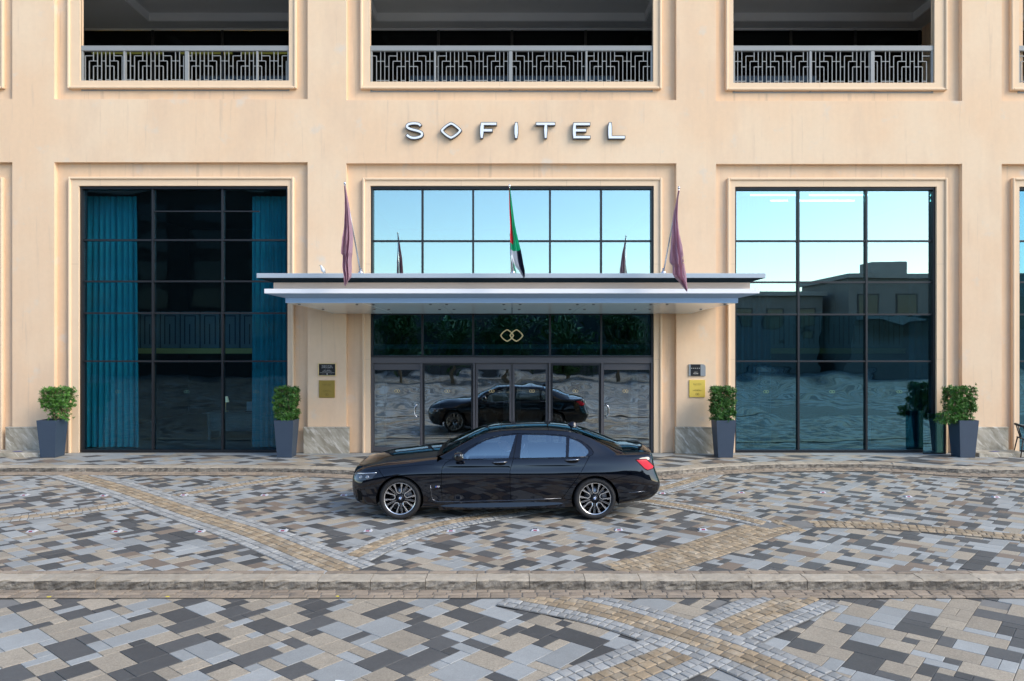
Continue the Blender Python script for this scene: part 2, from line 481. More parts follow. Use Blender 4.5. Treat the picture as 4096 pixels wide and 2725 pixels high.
M['car_glass'] = glass_mat('car_glass', (0.52, 0.60, 0.66), (0.72, 0.90, 1.0), 0.24, 0.0, edge=0.8)
M['screen_glass'] = glass_mat('screen_glass', (0.50, 0.56, 0.58), (0.85, 0.95, 1.0), 0.06, 0.0, edge=0.9)
M['tail_red'] = pmat('tail_red', (0.60, 0.010, 0.030), 0.35, spec=0.25)
M['lamp_clear'] = pmat('lamp_clear', (0.24, 0.25, 0.27), 0.12, metal=0.5, coat=1.0)
M['lamp_dark'] = pmat('lamp_dark', (0.020, 0.021, 0.024), 0.12, coat=1.0)
M['leather'] = pmat('leather', (0.05, 0.045, 0.042), 0.6)
M['skin'] = pmat('skin', (0.36, 0.20, 0.13), 0.5)
M['suit'] = pmat('suit', (0.02, 0.022, 0.03), 0.8)
M['shirt'] = pmat('shirt', (0.80, 0.80, 0.80), 0.7)
M['hair'] = pmat('hair', (0.010, 0.008, 0.006), 0.6)
# street across
M['facade_dark'] = pmat('facade_dark', (0.055, 0.052, 0.050), 0.85, noises=[(0.4, 0.25), (3.0, 0.1)])
M['facade_pale'] = pmat('facade_pale', (0.16, 0.155, 0.145), 0.85, noises=[(0.4, 0.25), (3.0, 0.1)])
M['facade_trim'] = pmat('facade_trim', (0.26, 0.25, 0.23), 0.8, noises=[(1.0, 0.2)])
M['window_far'] = pmat('window_far', (0.02, 0.03, 0.035), 0.1)

# ------------------------------------------------------------------ the hotel
GZ = 0.10                                               # level of the pavement along the wall
def fx(p): return (p - 1178.5) * 0.011083               # survey of the facade, plane y = 0
def fz(q): return 2.97 + (783.7 - q) * 0.011083

hotel = empty('hotel_building', (0, 0, 0), 'peach stucco hotel front with three tall glazed bays and open balconies above', 'building')

# bay: recess x0, x1; upper recess bottom; lower recess top; upper opening x0, x1, sill; lower opening x0, x1, head
BAYS = [
    dict(r=(-590, 28), ub=227, lt=373, uo=(-535, -22, 183), us=(-562, 5, 202), lo=(-535, -22, 427), ls=(-560, 3, 407)),
    dict(r=(124.5, 708), ub=228, lt=373, uo=(180, 663, 183), us=(152, 681, 202), lo=(177, 660, 426), ls=(154, 675, 406)),
    dict(r=(797, 1557), ub=230, lt=375.5, uo=(850, 1505, 185.5), us=(828, 1524, 203), lo=(851, 1506.5, 426), ls=(833, 1525, 408)),
    dict(r=(1648.5, 2215), ub=232, lt=377, uo=(1690, 2155, 188), us=(1672, 2184, 206), lo=(1694, 2160, 428), ls=(1676, 2184, 408)),
    dict(r=(2306, 2930), ub=232, lt=377, uo=(2350, 2870, 188), us=(2331, 2898, 206), lo=(2351, 2870, 428), ls=(2334, 2898, 408)),
]
RD, WB = 0.12, 0.215                                     # recess depth, back of the wall
ZTOP, ZHEAD = 14.2, 12.35
for b in BAYS:
    b['R'] = (fx(b['r'][0]), fx(b['r'][1])); b['UB'] = fz(b['ub']); b['LT'] = fz(b['lt'])
    b['UO'] = (fx(b['uo'][0]), fx(b['uo'][1]), fz(b['uo'][2])); b['US'] = (fx(b['us'][0]), fx(b['us'][1]), fz(b['us'][2]))
    b['LO'] = (fx(b['lo'][0]), fx(b['lo'][1]), fz(b['lo'][2])); b['LS'] = (fx(b['ls'][0]), fx(b['ls'][1]), fz(b['ls'][2]))

XL, XR = fx(-720), fx(3060)
wall_front, wall_panel = MB(), MB()
edges = [XL] + [e for b in BAYS for e in b['R']] + [XR]
zb0, zb1 = BAYS[1]['LT'], BAYS[1]['UB']
for i in range(0, len(edges), 2):                       # the pilasters between the bays
    wall_front.box(edges[i], edges[i+1], 0, WB, GZ - 0.1, ZTOP)
for b in BAYS:
    x0, x1 = b['R']
    wall_front.box(x0, x1, 0.0, WB, b['LT'], b['UB'])   # band between the storeys
    for (o0, o1, oz), up in ((b['LO'], 0), (b['UO'], 1)):
        if up:
            wall_panel.box(x0, o0, RD, WB, b['UB'], ZTOP); wall_panel.box(o1, x1, RD, WB, b['UB'], ZTOP)
            wall_panel.box(o0, o1, RD, WB, b['UB'], oz); wall_panel.box(o0, o1, RD, WB, ZHEAD, ZTOP)
        else:
            wall_panel.box(x0, o0, RD, WB, GZ - 0.1, b['LT']); wall_panel.box(o1, x1, RD, WB, GZ - 0.1, b['LT'])
            wall_panel.box(o0, o1, RD, WB, oz, b['LT'])
wall_front.build('wall', M['stucco'], hotel)
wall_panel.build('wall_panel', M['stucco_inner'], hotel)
box_obj('roof', (XL, XR, 0.0, 12.0, ZTOP + 0.003, ZTOP + 0.4), M['stucco'], hotel)

def bead(q, x0, x1, y0, y1, z0, z1, w):
    q.bbox(x0, x1, y0, y1, z0, z1, b=w)

M['joint_dark'] = pmat('joint_dark', (0.36, 0.27, 0.19), 0.9)
for b in BAYS:                                          # moulded surrounds
    s0, s1, sz = b['US']; o0, o1, oz = b['UO']
    q = MB(); w = 0.062; c = 0.003
    q.box(s0 + w, o0, 0.062, RD + 0.02, sz + w, ZHEAD); q.box(o1, s1 - w, 0.062, RD + 0.02, sz + w, ZHEAD)
    q.box(o0, o1, 0.062, RD + 0.02, sz + w, oz)
    q.build('window_surround', M['cast_stone'], hotel)
    q = MB()
    bead(q, s0, s0 + w, 0.02, RD + 0.01, sz, ZHEAD, 0.016); bead(q, s1 - w, s1, 0.02, RD + 0.01, sz, ZHEAD, 0.016)
    bead(q, s0 + w - 0.004, s1 - w + 0.004, 0.022, RD + 0.01, sz, sz + w, 0.016)
    q.build('surround_bead', M['cast_stone'], hotel)
    s0, s1, sz = b['LS']; o0, o1, oz = b['LO']
    q = MB()
    q.box(s0 + w, o0, 0.062, RD + 0.02, GZ - 0.05, sz - w); q.box(o1, s1 - w, 0.062, RD + 0.02, GZ - 0.05, sz - w)
    q.box(o0, o1, 0.062, RD + 0.02, oz, sz - w)
    q.build('window_surround', M['cast_stone'], hotel)
    q = MB()
    bead(q, s0, s0 + w, 0.02, RD + 0.01, GZ - 0.05, sz, 0.016); bead(q, s1 - w, s1, 0.02, RD + 0.01, GZ - 0.05, sz, 0.016)
    bead(q, s0 + w - 0.004, s1 - w + 0.004, 0.022, RD + 0.01, sz - w, sz, 0.016)
    q.build('surround_bead', M['cast_stone'], hotel)

# hairline joints between the lengths of moulding
for x, za, zb in ((fx(227), BAYS[1]['LS'][2], 1), (fx(452), BAYS[1]['LS'][2], 1), (fx(1061), BAYS[2]['LS'][2], 1), (fx(1305), BAYS[2]['LS'][2], 1), (fx(1383), BAYS[2]['LS'][2], 1), (fx(1898), BAYS[3]['LS'][2], 1),
                  (fx(455), BAYS[1]['US'][2], 0), (fx(1150), BAYS[2]['US'][2], 0), (fx(1390), BAYS[2]['US'][2], 0), (fx(1890), BAYS[3]['US'][2], 0)):
    z0, z1 = (za - 0.215, za - 0.063) if zb else (za + 0.063, za + 0.20)
    box_obj('moulding_joint', (x - 0.002, x + 0.002, 0.0605, 0.075, z0, z1), M['joint_dark'], hotel)
for b, zq in ((BAYS[1], 607), (BAYS[2], 827), (BAYS[3], 827), (BAYS[3], 607), (BAYS[2], 607)):
    for xa, xb in ((b['LS'][0] + 0.063, b['LO'][0] - 0.004), (b['LO'][1] + 0.004, b['LS'][1] - 0.063)):
        box_obj('moulding_joint', (xa, xb, 0.0605, 0.075, fz(zq) - 0.002, fz(zq) + 0.002), M['joint_dark'], hotel)

# travertine plinths at the foot of the pilasters
for p0, p1 in ((-95, 17 + 0), (17, 128), (700, 805), (1553, 1656), (2206, 2317)):
    if p0 < 0: continue
    box_obj('stone_plinth', (fx(p0), fx(p1), -0.075, 0.02, GZ - 0.05, fz(986)), M['travertine'], hotel, bev=0.008)
    box_obj('plinth_cap', (fx(p0) - 0.004, fx(p1) + 0.004, -0.082, 0.02, fz(986) + 0.002, fz(982)), M['travertine'], hotel, bev=0.005)

# balconies: slab, coffered ceiling, dark glazing behind
LY = 3.45
CZ = 12.50
box_obj('balcony_floor', (XL + 0.3, XR - 0.3, WB, 9.0, 9.05, 9.25), M['lobby_floor'], hotel)
dk = MB()
cof = [(b['UO'][0] + 0.42, b['UO'][1] - 0.35) for b in BAYS]
cof[2] = (-4.07, 4.01); cof[1] = (-10.86, -4.9); cof[3] = (4.9, 12.0)
LYB = 2.98
xs = [XL + 0.3] + [e for c in cof for e in c] + [XR - 0.3]
cm, cl, cu = MB(), MB(), MB()
cm.box(XL + 0.3, XR - 0.3, WB + 0.003, 0.75, CZ, CZ + 0.12)
cm.box(XL + 0.3, XR - 0.3, LYB, LY - 0.05, CZ, CZ + 0.12)
for i in range(0, len(xs), 2):
    cm.box(xs[i], xs[i+1], 0.753, LYB - 0.003, CZ, CZ + 0.12)
cm.build('balcony_ceiling', M['ceiling'], hotel)
for c0, c1 in cof:
    q = MB()
    q.box(c0 + 0.02, c1 - 0.02, 0.77, LYB - 0.02, CZ + 0.25, CZ + 0.30)
    q.build('ceiling_coffer', M['ceiling'], hotel)
    q = MB()
    q.box(c0 - 0.002, c0 + 0.05, 0.755, LYB - 0.004, CZ + 0.002, CZ + 0.24); q.box(c1 - 0.05, c1 + 0.002, 0.755, LYB - 0.004, CZ + 0.002, CZ + 0.24)
    q.box(c0 + 0.052, c1 - 0.052, LYB - 0.055, LYB - 0.004, CZ + 0.002, CZ + 0.24)
    q.build('coffer_edge', M['ceiling_light'], hotel)
box_obj('balcony_back_wall', (XL + 0.3, XR - 0.3, LY + 0.16, LY + 0.3, 9.255, CZ + 0.1), M['black_plastic'], hotel)
q = MB()
q.box(XL + 0.3, XR - 0.3, LY - 0.045, LY + 0.05, CZ - 0.05, CZ - 0.003)
q.build('ceiling_edge', M['ceiling_light'], hotel)
for b, cx in ((BAYS[1], (-13.1, -4.6)), (BAYS[2], (-4.5, 4.5)), (BAYS[3], (4.6, 12.45)), (BAYS[0], (-19.0, -13.3)), (BAYS[4], (13.3, 19.0))):
    n = 4; x0, x1 = cx
    fr = box_obj('balcony_door_frame', (x0, x1, LY - 0.03, LY + 0.04, 9.256, 9.30), M['black_plastic'], hotel)
    for k in range(n + 1):
        x = x0 + (x1 - x0)*k/n
        box_obj('door_post', (x - 0.04, x + 0.04, LY - 0.03, LY + 0.04, 9.301, CZ - 0.055), M['black_plastic'], fr)
    for k in range(n):
        xa = x0 + (x1 - x0)*k/n + 0.045; xb = x0 + (x1 - x0)*(k+1)/n - 0.045
        box_obj('pane', (xa, xb, LY, LY + 0.012, 9.305, CZ - 0.06), M['balcony_glass'], fr)
for x0, x1 in ((-12.9, -10.75), (-10.2, -8.6), (-8.3, -6.9), (-6.6, -5.2)):    # lit cove strips behind the left balcony
    box_obj('cove_light', (x0, x1, LY + 0.08, LY + 0.13, 11.78, 11.86), M['lamp_warm'], hotel)
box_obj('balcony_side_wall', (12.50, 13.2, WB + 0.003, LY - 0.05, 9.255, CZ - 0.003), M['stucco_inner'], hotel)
for x0, x1 in ((-13.25, -13.15), (-4.56, -4.50), (4.52, 4.58)):
    box_obj('balcony_side_wall', (x0, x1, WB + 0.003, LY - 0.05, 9.255, CZ - 0.003), M['ceiling'], hotel)

# balcony railings: flat steel lattice between posts
BW = 0.0088
def lattice(q, x0, x1, z0, z1, y, phase):
    """stepped fret of square bars; the pitch is one bar every 0.1055 m"""
    pit = 0.1055; t = 0.02
    H = z1 - z0
    zt = [z1, z1 - 0.105*H/0.9*1.0, z1 - 0.225*H/0.9, z1 - 0.345*H/0.9]
    zr, zs = z1 - 0.665*H/0.9, z1 - 0.83*H/0.9
    # motif of 12 pitches: (bar, top level, bottom level (None = foot))
    V = [(0, 0, None), (1, 1, None), (2, 2, None), (3, 0, 2), (3, 3, None), (4, 0, None), (5, 0, None), (6, 0, None), (7, 0, None), (8, 0, 2), (8, 3, None), (9, 2, None), (10, 1, None), (11, 0, None)]
    Hh = [(1, 3, zt[1]), (2, 4, zt[2]), (3, 5, zt[3]), (0, 1, zt[3]), (5, 6, zt[2]), (6, 8, zt[3]), (7, 9, zt[2]), (8, 10, zt[1]), (10, 11, zt[2]), (11, 12, zt[2]), (0, 1, zr), (2, 3, zr), (4, 5, zr), (6, 7, zr), (8, 9, zr), (10, 12, zr), (5, 6, zs)]
    k0 = int((x0)/pit/12) - 2
    for rep in range(k0, k0 + int((x1 - x0)/pit/12) + 5):
        bx = (rep*12 + phase)*pit
        for k, a, b in V:
            x = bx + k*pit
            if x0 + BW < x < x1 - BW:
                q.box(x - BW, x + BW, y - t/2, y + t/2, z0 if b is None else zt[b], zt[a])
        for a, b, z in Hh:
            xa = max(bx + a*pit + BW + 0.0005, x0); xb = min(bx + b*pit - BW - 0.0005, x1)
            if xb - xa > 0.03:
                q.box(xa, xb, y - t/2 + 0.001, y + t/2 - 0.001, z - BW, z + BW)

def railing(b, posts, phase, x1=None):
    o0, o1, oz = b['UO']
    if x1: o1 = x1
    y = 0.135
    zr = 10.48; z0 = oz - 0.25
    q = MB(); q.bbox(o0 + 0.002, o1 - 0.002, y - 0.04, y + 0.05, zr - 0.075, zr + 0.06, b=0.008)
    r = q.build('balcony_railing', M['rail_paint'], hotel)
    box_obj('bottom_rail', (o0 + 0.002, o1 - 0.002, y - 0.02, y + 0.02, z0, z0 + 0.04), M['rail_paint'], r)
    xs = [o0 + 0.03] + [fx(p) for p, w in posts] + [o1 - 0.03]
    ws = [0.05] + [w for p, w in posts] + [0.05]
    for x, w in zip(xs, ws):
        box_obj('post', (x - w/2, x + w/2, y - 0.03, y + 0.03, z0, zr - 0.076), M['rail_paint'], r, bev=0.004)
    for i in range(len(xs) - 1):
        q = MB(); lattice(q, xs[i] + ws[i]/2, xs[i+1] - ws[i+1]/2, z0 + 0.041, zr - 0.076, y, phase)
        tag(q.build('lattice', M['rail_paint'], r), kind='stuff')

railing(BAYS[1], [(280, 0.05), (425, 0.10), (588, 0.05)], 3)
railing(BAYS[2], [(1000, 0.05), (1175.5, 0.09), (1351, 0.05)], 5)
railing(BAYS[3], [(1870, 0.05), (2014, 0.10)], 8)
railing(BAYS[4], [(2520, 0.05)], 2)
railing(BAYS[0], [(-280, 0.05)], 2)

# ------------------------------------------------------------------ tall windows
def ring(q, cx, cz, a, b, w, y0, y1, n=40, pw=1.35, mi=0):
    """rounded lozenge ring in the x-z plane"""
    def P(k, aa, bb):
        t = 2*PI*k/n; c, s = math.cos(t), math.sin(t)
        r = (abs(c)**pw + abs(s)**pw)**(-1.0/pw)
        return (cx + aa*r*c, cz + bb*r*s)
    for k in range(n):
        p = [P(k, a, b), P(k + 1, a, b), P(k + 1, a - w*1.15, b - w), P(k, a - w*1.15, b - w)]
        vs = [(x, y0, z) for x, z in p] + [(x, y1, z) for x, z in p]
        q.add(vs, [(0,1,2,3), (7,6,5,4), (0,4,5,1), (2,6,7,3)], mi)

def emblem(name, cx, cz, width, y, m, parent):
    """two interlocking rounded lozenges"""
    q = MB(); h = width*0.27; a = width*0.30
    ring(q, cx - width*0.2, cz, a, h, width*0.055, y, y + 0.004)
    ring(q, cx + width*0.2, cz, a, h, width*0.055, y - 0.0015, y + 0.0025)
    return q.build(name, m, parent)

def window(b, cols, rows, mats, extra=(), foot=None, fw=0.02, y=0.225):
    """frame mesh (the window) with mullions, transoms and panes as its children; mats(ci, ri) gives the glass"""
    o0, o1, oz = b['LO']
    z0 = foot if foot else GZ + 0.005
    q = MB()
    q.box(o0 + 0.002, o0 + fw + 0.03, y - 0.10, y + 0.1, z0, oz - 0.002); q.box(o1 - fw - 0.03, o1 - 0.002, y - 0.10, y + 0.1, z0, oz - 0.002)
    q.box(o0 + fw + 0.031, o1 - fw - 0.031, y - 0.10, y + 0.1, oz - 0.062, oz - 0.002); q.box(o0 + fw + 0.031, o1 - fw - 0.031, y - 0.10, y + 0.1, z0, z0 + 0.05)
    w = q.build('window', M['dark_frame'], hotel)
    xs = [o0 + fw + 0.031] + [fx(c) for c in cols] + [o1 - fw - 0.031]
    zs = [oz - 0.062] + [fz(r) for r in rows] + [z0 + 0.05]
    for x in xs[1:-1]:
        box_obj('mullion', (x - 0.024, x + 0.024, y - 0.06, y + 0.08, zs[-1] + 0.001, zs[0] - 0.001), M['dark_frame'], w)
    for i in range(len(xs) - 1):
        xa = xs[i] + (0.025 if i else 0.001); xb = xs[i+1] - (0.025 if i < len(xs) - 2 else 0.001)
        for z in zs[1:-1]:
            box_obj('transom', (xa, xb, y - 0.05, y + 0.08, z - 0.021, z + 0.021), M['dark_frame'], w)
        for j in range(len(zs) - 1):
            za = zs[j] - (0.022 if j else 0.001); zb = zs[j+1] + (0.022 if j < len(zs) - 2 else 0.001)
            box_obj('pane', (xa, xb, y + 0.004, y + 0.016, zb, za), mats(i, j), w)
    for i, z, x_end in extra:
        xa = xs[i] + 0.026; xb = min(xs[i+1] - 0.026, x_end)
        box_obj('transom', (xa, xb, y - 0.045, y + 0.0, fz(z) - 0.015, fz(z) + 0.015), M['dark_frame'], w)
    return w

wl = window(BAYS[1], (343, 505), (550, 646, 720, 832), lambda i, j: M['pane_dark'], extra=((1, 483, 99), (2, 483, fx(590))))
for p in (260, 420, 581):
    emblem('emblem_decal', fx(p), fz(903), 0.15, 0.2235, M['decal_dark'], wl)
wr = window(BAYS[3], (1845, 2003), (552, 648, 723, 832), lambda i, j: M['pane_sky'] if j < 3 else M['pane_mirror'])
for p in (1771, 1925, 2082):
    emblem('emblem_decal', fx(p), fz(903), 0.15, 0.2235, M['decal_green'], wr)
window(BAYS[0], (-364, -193), (550, 646, 720, 832), lambda i, j: M['pane_dark'])
window(BAYS[4], (2524, 2697), (552, 648, 723, 832), lambda i, j: M['pane_mirror'])
wc = window(BAYS[2], (970, 1088, 1267, 1386), (552, 680, 722), lambda i, j: M['pane_sky'] if j < 2 else M['pane_mirror'], foot=fz(823))
em = emblem('emblem_decal', fx(1178), fz(772), 0.60, 0.219, M['gold'], wc)

# entrance front: posts and header, two hinged doors, two sidelights, two sliding leaves
o0, o1, _ = BAYS[2]['LO']
y = 0.225
zh0, zh1 = fz(836), fz(823) - 0.003
q = MB()
q.box(o0 + 0.002, o1 - 0.002, y - 0.10, y + 0.1, zh0, zh1)
for p in (968.5, 1090.5, 1266, 1387.5):
    q.box(fx(p) - 0.026, fx(p) + 0.026, y - 0.1, y + 0.1, GZ + 0.003, zh0 - 0.002)
for x0, x1 in ((o0 + 0.002, o0 + 0.06), (o1 - 0.06, o1 - 0.002)):
    q.box(x0, x1, y - 0.10, y + 0.1, GZ + 0.003, zh0 - 0.002)
ent = q.build('entrance_frame', M['bronze_frame'], hotel)

def leaf(name, p0, p1, fm, st, top, bot, y=0.225, logo=None, handle=None, mid=None):
    x0, x1 = fx(p0), fx(p1); z0, z1 = GZ + 0.012, zh0 - 0.006
    q = MB()
    q.box(x0, x0 + st, y - 0.03, y + 0.03, z0, z1); q.box(x1 - st, x1, y - 0.03, y + 0.03, z0, z1)
    q.box(x0 + st + 0.0005, x1 - st - 0.0005, y - 0.03, y + 0.03, z1 - top, z1); q.box(x0 + st + 0.0005, x1 - st - 0.0005, y - 0.03, y + 0.03, z0, z0 + bot)
    d = q.build(name, fm, hotel)
    box_obj('pane', (x0 + st - 0.004, x1 - st + 0.004, y - 0.006, y + 0.006, z0 + bot - 0.004, z1 - top + 0.004), M['pane_door'], d)
    if logo:
        emblem('emblem_decal', fx(logo), fz(901.5), 0.15, y - 0.0125, M['gold_decal'], d)
    if handle:
        hx, sg = handle
        q = MB()
        pts = [(fx(hx), y - 0.03, fz(932)), (fx(hx), y - 0.075, fz(932)), (fx(hx) - sg*0.03, y - 0.09, fz(934)), (fx(hx) - sg*0.07, y - 0.09, fz(940)),
               (fx(hx) - sg*0.07, y - 0.09, fz(955)), (fx(hx) - sg*0.03, y - 0.09, fz(960)), (fx(hx), y - 0.075, fz(961.5)), (fx(hx), y - 0.03, fz(961.5))]
        q.tube(pts, 0.014, 8); q.build('door_handle', M['steel'], d)
    return d
leaf('hinged_door', 856.5, 965.5, M['bronze_frame'], 0.018, 0.17, 0.11, logo=911, handle=(959, 1))
leaf('sidelight', 971.5, 1087, M['dark_frame'], 0.04, 0.055, 0.05, y=0.195, logo=1028)
leaf('sliding_door', 1094, 1177.5, M['bronze_frame'], 0.055, 0.16, 0.12, logo=1131)
leaf('sliding_door', 1179.5, 1262, M['bronze_frame'], 0.055, 0.16, 0.12, logo=1225)
leaf('sidelight', 1269.5, 1384, M['dark_frame'], 0.04, 0.055, 0.05, y=0.195, logo=1326)
leaf('hinged_door', 1391, 1500.5, M['bronze_frame'], 0.018, 0.17, 0.11, logo=1443, handle=(1397, -1))

# the lobby behind the glass
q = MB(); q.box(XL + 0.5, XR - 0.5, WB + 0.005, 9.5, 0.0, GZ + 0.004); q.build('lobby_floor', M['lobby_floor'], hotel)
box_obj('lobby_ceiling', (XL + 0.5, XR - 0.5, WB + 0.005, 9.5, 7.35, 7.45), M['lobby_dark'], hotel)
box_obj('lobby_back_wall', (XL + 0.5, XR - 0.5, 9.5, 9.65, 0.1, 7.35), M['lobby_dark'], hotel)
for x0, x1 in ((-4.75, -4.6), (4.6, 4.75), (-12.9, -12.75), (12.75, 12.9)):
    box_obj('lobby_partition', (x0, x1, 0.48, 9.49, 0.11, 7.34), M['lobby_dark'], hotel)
# pale reveals just inside the hinged doors
for x0, x1 in ((fx(858), fx(874)), (fx(1462), fx(1478))):
    box_obj('vestibule_wall', (x0, x1, 0.6, 1.0, 0.11, 2.45), M['lobby_pale'], hotel)
box_obj('vestibule_ceiling', (-4.5, 4.5, 0.6, 4.5, 2.75, 2.85), M['lobby_pale'], hotel)
box_obj('vestibule_floor', (-3.6, 3.6, 0.33, 4.5, GZ + 0.0045, GZ + 0.008), M['lobby_pale'], hotel)
for x0, x1 in ((-4.5, -2.3), (-0.28, 0.28), (2.3, 4.5)):
    box_obj('lobby_screen_wall', (x0, x1, 4.3, 4.45, GZ + 0.009, 2.745), M['lobby_grey'], hotel)
# mezzanine edge with a pale panelled balustrade
mz = MB(); mz.box(-12.7, -4.8, 4.6, 4.8, 2.55, 2.72); mz.box(4.8, 12.7, 4.6, 4.8, 2.55, 2.72)
mz = mz.build('mezzanine_edge', M['lobby_slab'], hotel)
for sx in (-1, 1):
    for k in range(12):
        xa = sx*(4.95 + k*0.645) if sx > 0 else -(4.95 + k*0.645) - 0.6
        q = MB(); q.box(xa, xa + 0.6, 4.65, 4.7, 2.73, 3.9)
        q.build('balustrade_panel', M['lobby_grey'], mz)
        q = MB()
        for dx in (0.12, 0.46): q.box(xa + dx, xa + dx + 0.025, 4.635, 4.648, 2.85, 3.78)
        q.box(xa + 0.147, xa + 0.458, 4.635, 4.648, 3.755, 3.78); q.box(xa + 0.28, xa + 0.305, 4.635, 4.648, 2.85, 3.5)
        q.build('balustrade_bar', M['black_plastic'], mz)
# linear ceiling lamps behind the right window
for k, (x0, x1, yy) in enumerate(((6.9, 8.3, 1.6), (8.6, 10.3, 1.6), (6.9, 8.3, 2.3), (8.6, 10.3, 2.3), (6.9, 8.3, 3.1), (8.6, 10.3, 3.1))):
    o = box_obj('linear_lamp', (x0, x1, yy, yy + 0.06, 7.16, 7.20), M['lamp_white'])
    tag(o, f'thin white strip lamp behind the right window, {("front", "middle", "back")[k // 2]} row, {("canopy", "far")[k % 2]} side', 'lamp', 'strip lamps on the lobby ceiling')

# curtains
def curtain(x0, x1, z0, z1, y, folds, label, flare=0.0, amp=0.055):
    q = MB(); n = folds*10; m = 8
    rnd = random.Random(int(x0*100))
    ph = [rnd.uniform(0.6, 1.4) for _ in range(folds + 1)]
    vs = []
    for j in range(m + 1):
        t = j/m; z = z1 + (z0 - z1)*t
        for i in range(n + 1):
            u = i/n
            f = u*folds
            a = amp*ph[int(min(f, folds - 0.001))]*(0.55 + 0.45*t)
            xx = x0 - flare*t*0.5 + (x1 - x0 + flare*t)*u
            vs.append((xx, y + a*math.sin(2*PI*f) + 0.3*a*math.sin(4.6*PI*f + 1), z))
    nb = len(vs)
    vs += [(x, yy + 0.006, z) for x, yy, z in vs]
    fs = []
    for j in range(m):
        for i in range(n):
            a = j*(n + 1) + i
            fs.append((a, a + 1, a + n + 2, a + n + 1)); fs.append((nb + a, nb + a + n + 1, nb + a + n + 2, nb + a + 1))
    q.add(vs, fs, 0, True)
    o = q.build('curtain', M['curtain'])
    return tag(o, label, 'curtain')
curtain(-11.35, -9.97, 0.14, 6.80, 0.72, 9, 'wide teal pleated curtain inside the left edge of the dark left window', 0.12)
curtain(-6.90, -5.85, 0.14, 6.80, 0.72, 7, 'teal pleated curtain inside the dark left window, beside the second planter', 0.03)
curtain(5.85, 6.87, 0.14, 6.80, 0.72, 7, 'teal pleated curtain at the canopy side of the sky-reflecting right window', 0.03)
curtain(10.55, 11.2, 0.14, 6.80, 0.72, 4, 'narrow teal curtain at the far edge of the sky-reflecting right window', 0.0)

# ------------------------------------------------------------------ lobby furniture seen through the glass
def armchair(x, y, rz, label):
    r = empty('armchair', (x, y, GZ + 0.004), label, 'armchair', 'armchairs inside the entrance', rz)
    q = MB()
    prof = []
    n = 14
    for i in range(n + 1):                               # curved tub back
        a = math.radians(-20 + 220*i/n)
        prof.append((0.38*math.cos(a), 0.36*math.sin(a)))
    inner = [(p[0]*0.78, p[1]*0.78) for p in prof]
    for i in range(n):
        h = 0.98 - 0.34*abs(i + 0.5 - n/2)/(n/2)
        p = [prof[i], prof[i+1], inner[i+1], inner[i]]
        vs = [(a, b, 0.14) for a, b in p] + [(a, b, h) for a, b in p]
        q.add(vs, [(3,2,1,0), (4,5,6,7), (0,1,5,4), (2,3,7,6), (1,2,6,5), (3,0,4,7)], 0)
    q.build('backrest', M['seat_green'], r)
    q = MB(); q.bbox(-0.28, 0.28, -0.34, 0.26, 0.24, 0.46, b=0.04); q.build('seat', M['seat_green'], r)
    for sx in (-0.24, 0.24):
        for sy in (-0.22, 0.2):
            q = MB(); q.tube([(sx, sy, 0.0), (sx, sy, 0.25)], 0.02, 8); q.build('leg', M['black_plastic'], r)
armchair(-0.75, 2.2, math.radians(20), 'dark green tub armchair behind the left sliding door leaf')
armchair(0.55, 2.2, math.radians(-20), 'dark green tub armchair behind the right sliding door leaf')

def side_table(x, y, label):
    r = empty('side_table', (x, y, GZ + 0.004), label, 'table', 'side tables inside the entrance')
    q = MB(); q.lathe([(0.0, 0.0), (0.17, 0.0), (0.17, 0.02), (0.05, 0.06), (0.045, 0.4), (0.09, 0.56), (0.0, 0.56)], 20); q.build('pedestal', M['black_plastic'], r)
    q = MB(); q.lathe([(0.0, 0.56), (0.27, 0.56), (0.28, 0.575), (0.27, 0.59), (0.0, 0.59)], 24); q.build('table_top', M['black_plastic'], r)
side_table(-1.75, 1.7, 'round black pedestal table behind the left fixed sidelight')
side_table(1.70, 1.7, 'round black pedestal table behind the right fixed sidelight')
o = MB(); o.bbox(-2.93, -2.12, 1.05, 1.10, 1.55, 2.02, b=0.01)
tag(o.build('wall_screen', M['screen']), 'flat black screen hanging behind the left hinged door and sidelight', 'screen')

M['desk_wood'] = pmat('desk_wood', (0.085, 0.075, 0.065), 0.5)
def desk(x, y):
    r = empty('reception_desk', (x, y, GZ + 0.004), 'pale curved desk deep inside the dark left window', 'desk')
    q = MB(); q.bbox(-0.9, 0.9, -0.35, 0.35, 0.74, 0.78, b=0.012); q.build('desk_top', M['desk_wood'], r)
    for sx in (-0.75, 0.75):
        q = MB(); q.bbox(sx - 0.05, sx + 0.05, -0.3, 0.3, 0.0, 0.738, b=0.01); q.build('leg', M['desk_wood'], r)
    q = MB(); q.bbox(-0.69, 0.69, -0.32, -0.28, 0.25, 0.738, b=0.008); q.build('front_panel', M['desk_wood'], r)
desk(-8.0, 2.6)
def lamp(x, y, z):
    r = empty('table_lamp', (x, y, z), 'small lit table lamp on the desk inside the left window', 'lamp')
    q = MB(); q.lathe([(0, 0), (0.09, 0), (0.09, 0.015), (0.012, 0.03), (0.012, 0.3), (0, 0.3)], 16); q.build('stem', M['gold'], r)
    q = MB(); q.lathe([(0.06, 0.44), (0.10, 0.28)], 16); q.build('lamp_shade', emit_mat('lamp_shade', (1, 0.8, 0.5), 0.1), r)
lamp(-8.4, 2.6, GZ + 0.786)
